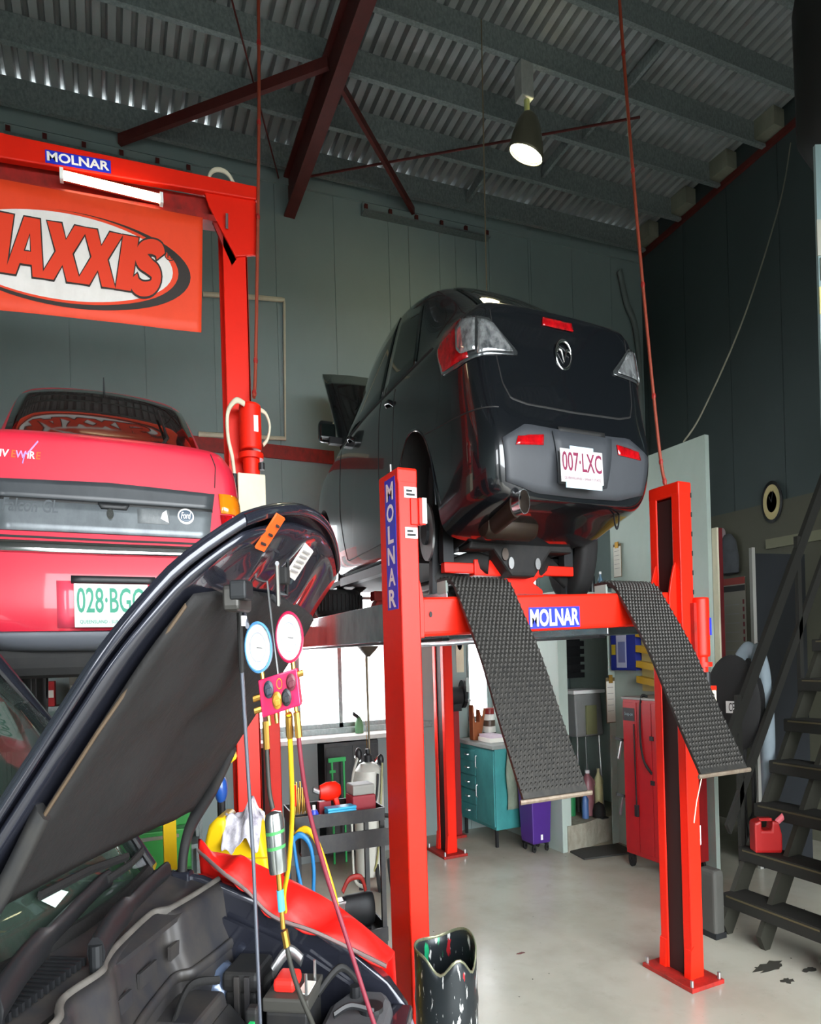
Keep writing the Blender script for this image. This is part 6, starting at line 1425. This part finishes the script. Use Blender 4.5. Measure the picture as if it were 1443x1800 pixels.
# things on the wash room roof
bu = thing('green_bucket', 'dark green bucket on the ledge above the wash room', 'bucket', (6.45, 7.82, 2.0)); MB().lathe([(.11, 0), (.15, .24), (.16, .245), (.16, .26), (.145, .26), (.105, .012), (.001, .01)], 24, cap=False).build('bucket_body', mat('bucket_green', '#1d5a40', .45), bu, smooth=45); MB().tube(spline([(-.155, 0, .24), (-.16, -.06, .17), (0, -.15, .10), (.16, -.06, .17), (.155, 0, .24)]), .005, 6).build('bucket_bail', M_steel, bu, smooth=60)
def bottle(loc, c_, h, r, label):
    t = thing('bottle', label, 'bottle', loc, 0, 'bottles on the ledge above the wash room'); MB().lathe([(.001, 0), (r, .003), (r, h * .6), (r * .35, h * .8), (r * .35, h * .9)], 14).build('bottle_body', mat('bottle_' + c_[1:], c_, .3), t, smooth=45); MB().cyl((0, 0, h * .88), (0, 0, h), r * .45, 10).build('bottle_cap', M_white, t)
bottle((6.68, 7.80, 2.0), '#16181a', .22, .05, 'black bottle beside the green bucket on the ledge'); bottle((6.78, 7.72, 2.0), '#5a7a90', .17, .04, 'blue grey bottle at the right of the ledge'); bottle((6.24, 7.78, 2.0), '#a08880', .15, .045, 'dusty pink bottle left of the green bucket')
def clipboard(loc, w, h, label, rz=0):
    t = thing('clipboard', label, 'clipboard', loc, rz, 'clipboards hung on the partition'); MB().bx(-w / 2, w / 2, -.008, 0, -h / 2, h / 2).build('board', mat('board_brown', '#6a5a3c', .6), t); s_ = MB().bx(-w * .46, w * .46, -.012, -.008, -h * .48, h * .42).build('sheet', M_paper, t); MB().bx(-w * .2, w * .2, -.022, -.008, h * .38, h * .56).build('clip', M_brass, t)
    for k in range(5): MB().bx(-w * .36, w * .3, -.013, -.012, h * (.28 - .13 * k), h * (.29 - .13 * k)).build('sheet_print', mat('print_grey', '#8d8a88', .6), s_)
clipboard((6.88, 7.45, 2.24), .16, .26, 'clipboard hung high on the partition above the ledge', math.radians(-90)); clipboard((6.80, YD - .022, 1.14), .17, .36, 'clipboard hung on the wash room door jamb')
rr = thing('orange_strip_box', 'long red and orange packet on top of the blue partition box', 'packet', (6.80, 7.1, 1.93)); MB().bx(-.05, .05, -.35, .35, 0, .05).build('packet_body', mat('packet_red', '#b03a20', .5, var=.7, var_scale=8, dark='#c8a060'), rr, bevel=.006); MB().bx(-.055, -.05, -.3, .1, .005, .04).build('packet_label', M_orange, rr)
bb = thing('blue_wall_box', 'blue and white carton fixed on the partition wall beside the doorway', 'box', (6.84, 7.32, 1.38)); MB().bx(-.06, .05, -.28, .22, 0, .53).build('carton', mat('carton_navy', '#27338c', .4), bb, bevel=.004); MB().bx(-.064, -.06, -.10, .10, .02, .50).build('white_panel', mat('panel_lilac_white', '#b9bcd4', .4), bb); MB().bx(-.065, -.06, .12, .20, .12, .20).build('yellow_mark', mat('mark_yellow', '#b8a22a', .5), bb); MB().bx(-.068, -.064, -.08, .06, .06, .22).build('panel_picture', mat('panel_steel', '#7078a8', .4), bb)
yr = thing('yellow_rack', 'yellow slatted rack on the partition behind the right ramp', 'rack', (6.84, 6.72, 1.225)); M_yr = mat('rack_yellow', '#b8921c', .5, var=.4, var_scale=8)
MB().bx(.03, .05, -.22, .30, 0, .70).build('rack_back', mat('rack_cream', '#b5a86a', .6), yr)
for k in range(6): MB().bar((-.03, -.22, .05 + .115 * k), (-.03, .30, .09 + .115 * k), .10, .05).build('slat', M_yr, yr)
# red tool cabinet
rc = thing('red_tool_cabinet', 'tall red tool cabinet on wheels beside the partition', 'cabinet', (6.54, 6.36, 0)); M_rc = mat('cabinet_red', '#a8141c', .38, var=.5, var_scale=6, dark='#8c1218')
MB().bx(-.30, .30, -.42, .38, .10, 1.19).build('cabinet_body', M_rc, rc, bevel=.008); MB().bx(-.31, .31, -.43, .39, 1.19, 1.205).build('cabinet_top', mat('top_edge_grey', '#8d8a86', .5), rc)
for y0, y1 in ((-.41, -.13), (-.12, .12), (.13, .37)): MB().bx(-.312, -.30, y0, y1, .13, 1.17).build('side_panel', M_rc, rc, bevel=.003)
lb_ = MB().bx(-.316, -.312, .16, .36, 1.04, 1.13).build('maker_plate', M_black, rc); lettering('Snap-on', lb_, frame((-.318, .26, 1.085), (0, -1, 0), (0, 0, 1)), .15, .03, mat('plate_silver', '#8aa0a8', .4), 'plate_script', 0.0, 0)
for z in (.92, .62): MB().bx(-.325, -.312, -.16, -.10, z, z + .03).build('latch', M_black, rc)
MB().tube(spline([(-.32, .17, 1.02), (-.325, .16, .75), (-.325, .15, .45)]), .009, 6).build('tie_strap', M_rubber, rc, smooth=60); MB().bx(-.345, -.315, .12, .17, .38, .46).build('strap_end', M_black, rc)
MB().tube(spline([(-.22, .02, 1.212), (-.30, .05, 1.20), (-.33, .05, .95), (-.33, .0, .78), (-.33, -.13, .70)]), .012, 6).build('power_lead', M_rubber, rc, smooth=60)
for x, y in ((-.24, .34), (-.24, -.36), (.24, .34), (.24, -.36)): MB().lathe([(.015, -.02), (.055, -.02), (.055, .02), (.015, .02)], 16, Matrix.Translation((x, y, .055)) @ Matrix.Rotation(math.pi / 2, 4, 'Y'), closed=True).build('castor', M_rubber, rc)
for z in (.88, .48):
    MB().bar((-.20, .385, z), (-.38, .46, z + .03), .02, .02).build('tool_hook', M_black, rc); MB().bar((-.34, .44, z - .12), (-.30, .42, z + .0), .025, .02, (0, 1, 0)).build('hung_spanner', M_steel, rc)
mb_ = thing('battery_charger', 'black charger on top of the red tool cabinet', 'charger', (6.60, 6.30, 1.207)); MB().bx(-.12, .14, -.14, .12, 0, .07).build('charger_body', M_black, mb_, bevel=.01); MB().tube(spline([(-.05, -.1, .07), (-.05, -.1, .16), (-.05, .06, .17), (-.05, .06, .07)]), .012, 8).build('charger_handle', M_black, mb_, smooth=60)
wt = thing('paper_tag', 'white paper tag stuck on the side of the right lift post', 'tag', (4.652, 4.16, .62)); MB().bx(0, .045, -.002, .002, 0, .09).build('tag_sheet', M_white, wt); MB().bx(.01, .035, -.004, -.002, .03, .06).build('tag_print', mat('print_grey', '#8d8a88', .6), wt)
# partition end: red and white strip
ss = thing('edge_strip', 'tall cream and maroon strip standing against the end of the partition', 'strip', (7.02, 5.83, 1.42)); MB().bx(-.05, -.02, -.03, .045, 0, .92).build('cream_edge', M_cream, ss); MB().bx(-.02, .06, -.02, .045, -.02, .92).build('maroon_board', mat('strip_maroon', '#5a1418', .5), ss)

# timber stair climbing to the right
sr = thing('timber_stair', 'timber open-riser stair, darkened for shade, climbing past the right wall', 'stairs', (5.6, 4.25, 0)); M_tim = mat('stair_timber_shaded', '#191914', .8, var=.6, var_scale=7, dark='#11110e')  # timber colour darkened to imitate the blocked light in this corner
RISE, RUN = .225, .25
for i in range(10):
    t_ = MB().bx(RUN * i - .02, RUN * i + .27, -.62, .45, RISE * (i + 1) - .075, RISE * (i + 1) - .005).build('tread', M_tim, sr, bevel=.006)
    MB().bx(RUN * i - .026, RUN * i - .02, -.55, .40, RISE * (i + 1) - .02, RISE * (i + 1) - .012).build('nosing_strip', mat('nosing_brass', '#4c452e', .5), t_)
for y in (-.60, .02, .43): MB().bar((-.02, y, .02), (RUN * 9.6, y, RISE * 9.6 + .02), .05, .14).build('stringer', mat('stringer_olive', '#24241c', .7), sr)
MB().bar((.10, .46, .98), (RUN * 9.6, .46, RISE * 9.6 + .92), .05, .09).build('handrail', M_tim, sr)
MB().bar((.10, .46, .55), (RUN * 9.6, .46, RISE * 9.6 + .48), .04, .07).build('mid_rail', M_tim, sr)
for i in (1, 5, 9): MB().bx(RUN * i - .03 + .05, RUN * i + .03 + .05, .44, .48, RISE * i, RISE * i + 1.05).build('baluster', M_tim, sr)
cb = thing('concrete_bollard', 'grey rounded block standing at the foot of the timber stair', 'block', (5.455, 4.72, 0)); MB().bx(-.07, .07, -.10, .10, 0, .36).build('block_body', mat('block_grey', '#42423e', .7, var=.4, var_scale=8), cb, bevel=.03, bseg=3); MB().bx(-.075, .075, -.105, .105, 0, .03).build('block_foot', M_dark, cb)
# hose reel on a pole, hose loops, grey ducting
hr = thing('hose_reel', 'big black hose reel on a dark blue pole beside the stair', 'hose reel', (6.38, 5.06, 0)); M_pole = mat('pole_blue_black', '#2a3444', .4)
MB().cyl((0, 0, 0), (0, 0, 1.5), .03, 12).build('reel_pole', M_pole, hr); MB().cyl((0, 0, 0), (0, 0, .02), .10, 18).build('pole_foot', M_pole, hr)
Ry = Matrix.Translation((-.11, -.02, 1.21)) @ Matrix.Rotation(math.radians(20), 4, 'Z') @ Matrix.Rotation(math.pi / 2, 4, 'Y')
MB().lathe([(.001, -.10), (.26, -.10), (.285, -.085), (.285, -.065), (.16, -.06), (.16, .06), (.285, .065), (.285, .085), (.26, .10), (.001, .10)], 32, Ry).build('reel_drum', M_rubber, hr, smooth=40)
for k in range(4): MB().torus((0, 0, 0), .20 + .018 * (k % 2), .022, 30, 8, Ry @ Matrix.Translation((0, 0, -.045 + .03 * k))).build('wound_hose', M_rubber, hr, smooth=60)
lab = MB().box((0, 0, 0), (.07, .12, .006), Ry @ Matrix.Translation((.02, .0, -.105))).build('reel_sticker', M_white, hr); lettering('CE', lab, Ry @ Matrix.Translation((.02, 0, -.110)) @ frame((0, 0, 0), (0, -1, 0), (-1, 0, 0)), .06, .05, M_print, 'sticker_print', .01, 0)
MB().bx(-.06, 0, -.03, .03, 1.19, 1.23).build('reel_bracket', M_pole, hr)
for k, (dz, w_) in enumerate(((.52, .10), (.62, .13), (.42, .09))):
    MB().tube(spline([(.02 - .02 * k, -.05, 1.0), (-.04 - .03 * k, -.06, .80), (-.02 - .02 * k, -.06, .98 - dz), (.05, -.06, .95 - dz), (.08 + .02 * k, -.06, 1.0 - dz + .1), (.10, -.05, .98)]), .014, 8).build('hose_loop', M_rubber, hr, smooth=60)
gd_ = thing('grey_duct', 'grey flexible exhaust duct hanging over the black hose reel', 'duct', (6.44, 4.84, .58)); MB().tube(spline([(-.10, .20, .88), (-.04, .12, .94), (.03, .03, .86), (.06, 0, .6), (.07, 0, .3), (.07, -.01, .05), (.05, -.02, 0)]), [.05] * 12 + [.075] * 37, 12).build('duct_sleeve', mat('duct_grey_cloth', '#7d8a92', .7, var=.3, var_scale=9), gd_, smooth=60)
MB().torus((.05, -.02, .02), .07, .010, 18, 6).build('duct_ring', M_steel, gd_, smooth=60)
jc = thing('red_jerry_can', 'small red fuel can standing on the stair', 'jerry can', (5.93, 4.46, .447), math.radians(-30)); M_jc = mat('can_red', '#a01818', .4)
MB().prism([(-.13, 0), (.13, 0), (.13, .10), (.10, .165), (.04, .17), (.035, .12), (-.06, .12), (-.06, .175), (-.13, .16)], -.07, .07, 'y').build('can_body', M_jc, jc, bevel=.015); MB().cyl((.10, 0, .15), (.17, 0, .185), .02, 10).build('can_spout', mat('spout_pink', '#d0606a', .4), jc); MB().bx(-.07, .05, -.03, .03, .165, .18).build('can_handle', M_jc, jc)
# things on the right wall
ck = thing('wall_clock', 'round wall clock with cream ring on the dim right wall', 'clock', (XR - .055, 6.79, 2.72)); RyC = Matrix.Rotation(-math.pi / 2, 4, 'Y')
MB().lathe([(.001, 0), (.17, 0), (.175, .02), (.15, .035), (.145, .02)], 32, RyC, cap=False).build('clock_rim', M_black, ck, smooth=40); MB().lathe([(.085, .021), (.145, .021)], 32, RyC, cap=False).build('cream_ring', mat('clock_cream', '#b5a878', .5), ck); MB().lathe([(.001, .02), (.086, .02)], 28, RyC).build('clock_face', mat('clock_brown', '#4a4028', .5), ck)
MB().bar((-.026, 0, 0), (-.026, .04, .05), .006, .01).build('clock_hand', M_black, ck); MB().bar((-.027, 0, 0), (-.027, -.03, .09), .005, .008).build('clock_hand', M_black, ck)
wc = thing('wall_chart', 'framed paper chart on the right wall behind the hose reel', 'chart', (XR - .055, 7.52, 1.40)); MB().bx(-.012, 0, -.22, .22, 0, .74).build('chart_board', mat('chart_grey', '#8a867c', .7), wc); MB().bx(-.016, -.012, -.22, .22, .68, .74).build('chart_header', mat('header_red', '#8a2a20', .5), wc); MB().bx(-.016, -.012, -.22, .22, .62, .67).build('chart_title', M_print, wc)
for k in range(8): MB().bx(-.015, -.012, -.20, -.17, .05 + .065 * k, .09 + .065 * k).build('chart_tab', mat('tab_maroon', '#6a2028', .5), wc)
for k in range(6): MB().bx(-.014, -.012, -.10, .16, .10 + .08 * k, .108 + .08 * k).build('chart_line', mat('print_grey', '#8d8a88', .6), wc)
jkt = thing('hanging_jacket', 'grey work jacket hanging above the wall chart', 'jacket', (XR - .12, 7.55, 2.16)); MB().lathe([(.001, 0), (.16, .02), (.17, .15), (.13, .30), (.06, .36), (.001, .37)], 16, Matrix.Diagonal((.6, 1.1, 1, 1))).build('jacket_cloth', mat('jacket_grey', '#4a4e52', .9, var=.7, var_scale=9), jkt, smooth=60); MB().sphere((0, .10, .38), .05, 10, 8).build('jacket_hood', mat('hood_pink_grey', '#8d7f80', .9), jkt, smooth=60)
dp = thing('leaning_panel', 'dark glossy panel with a pale edge leaning near the right wall', 'panel', (7.65, 5.80, 0), math.radians(-10)); MB().bx(0, .80, 0, .03, 0, 2.18).build('panel_sheet', mat('panel_dark', '#23262a', .25), dp); MB().bx(-.05, 0, -.01, .04, 0, 2.22).build('panel_edge', mat('edge_pale', '#9a9a94', .5), dp)
dl_ = struct(MB().bx(XR - .09, XR - .05, 5.9, 6.9, 2.34, 2.42).build('trim_5', mat('door_head_olive', '#6c6c58', .6)))
# sign board and dark unit at the right edge of the view
sb = thing('card_board', 'tall pale board with coloured cards at the right edge', 'board', (5.50, 3.50, 0), math.radians(-25)); MB().bx(0, .5, 0, .03, 0, 3.78).build('board_sheet', mat('board_pale_blue', '#8fa6a8', .5), sb)
for z0, z1, c_, x0 in ((3.44, 3.53, '#b01828', .04), (3.28, 3.44, '#b8b8ac', -.01), (3.17, 3.27, '#7c8078', .01), (3.02, 3.14, '#d8d090', -.005), (1.90, 2.02, '#38a8a8', .03), (.92, 1.06, '#b81c20', .03), (.77, .86, '#38a0a8', .01), (.60, .69, '#2a9088', .03)): MB().bx(x0, x0 + .3, -.012, 0, z0, z1).build('card', mat('card_' + c_[1:], c_, .5), sb)
du_ = thing('ceiling_unit', 'large dark rounded unit hanging under the roof at the right edge', 'hanging unit', (5.80, 3.50, 3.74), math.radians(-25)); MB().lathe([(.001, 0), (.20, .03), (.30, .15), (.31, .75), (.26, .9), (.001, .95)], 24).build('unit_shell', mat('unit_black', '#1c1d1c', .6), du_, smooth=50); MB().cyl((0, 0, .95), (0, 0, zr(5.80, 3.50) - 3.74), .03, 10).build('unit_hanger', M_dark, du_)
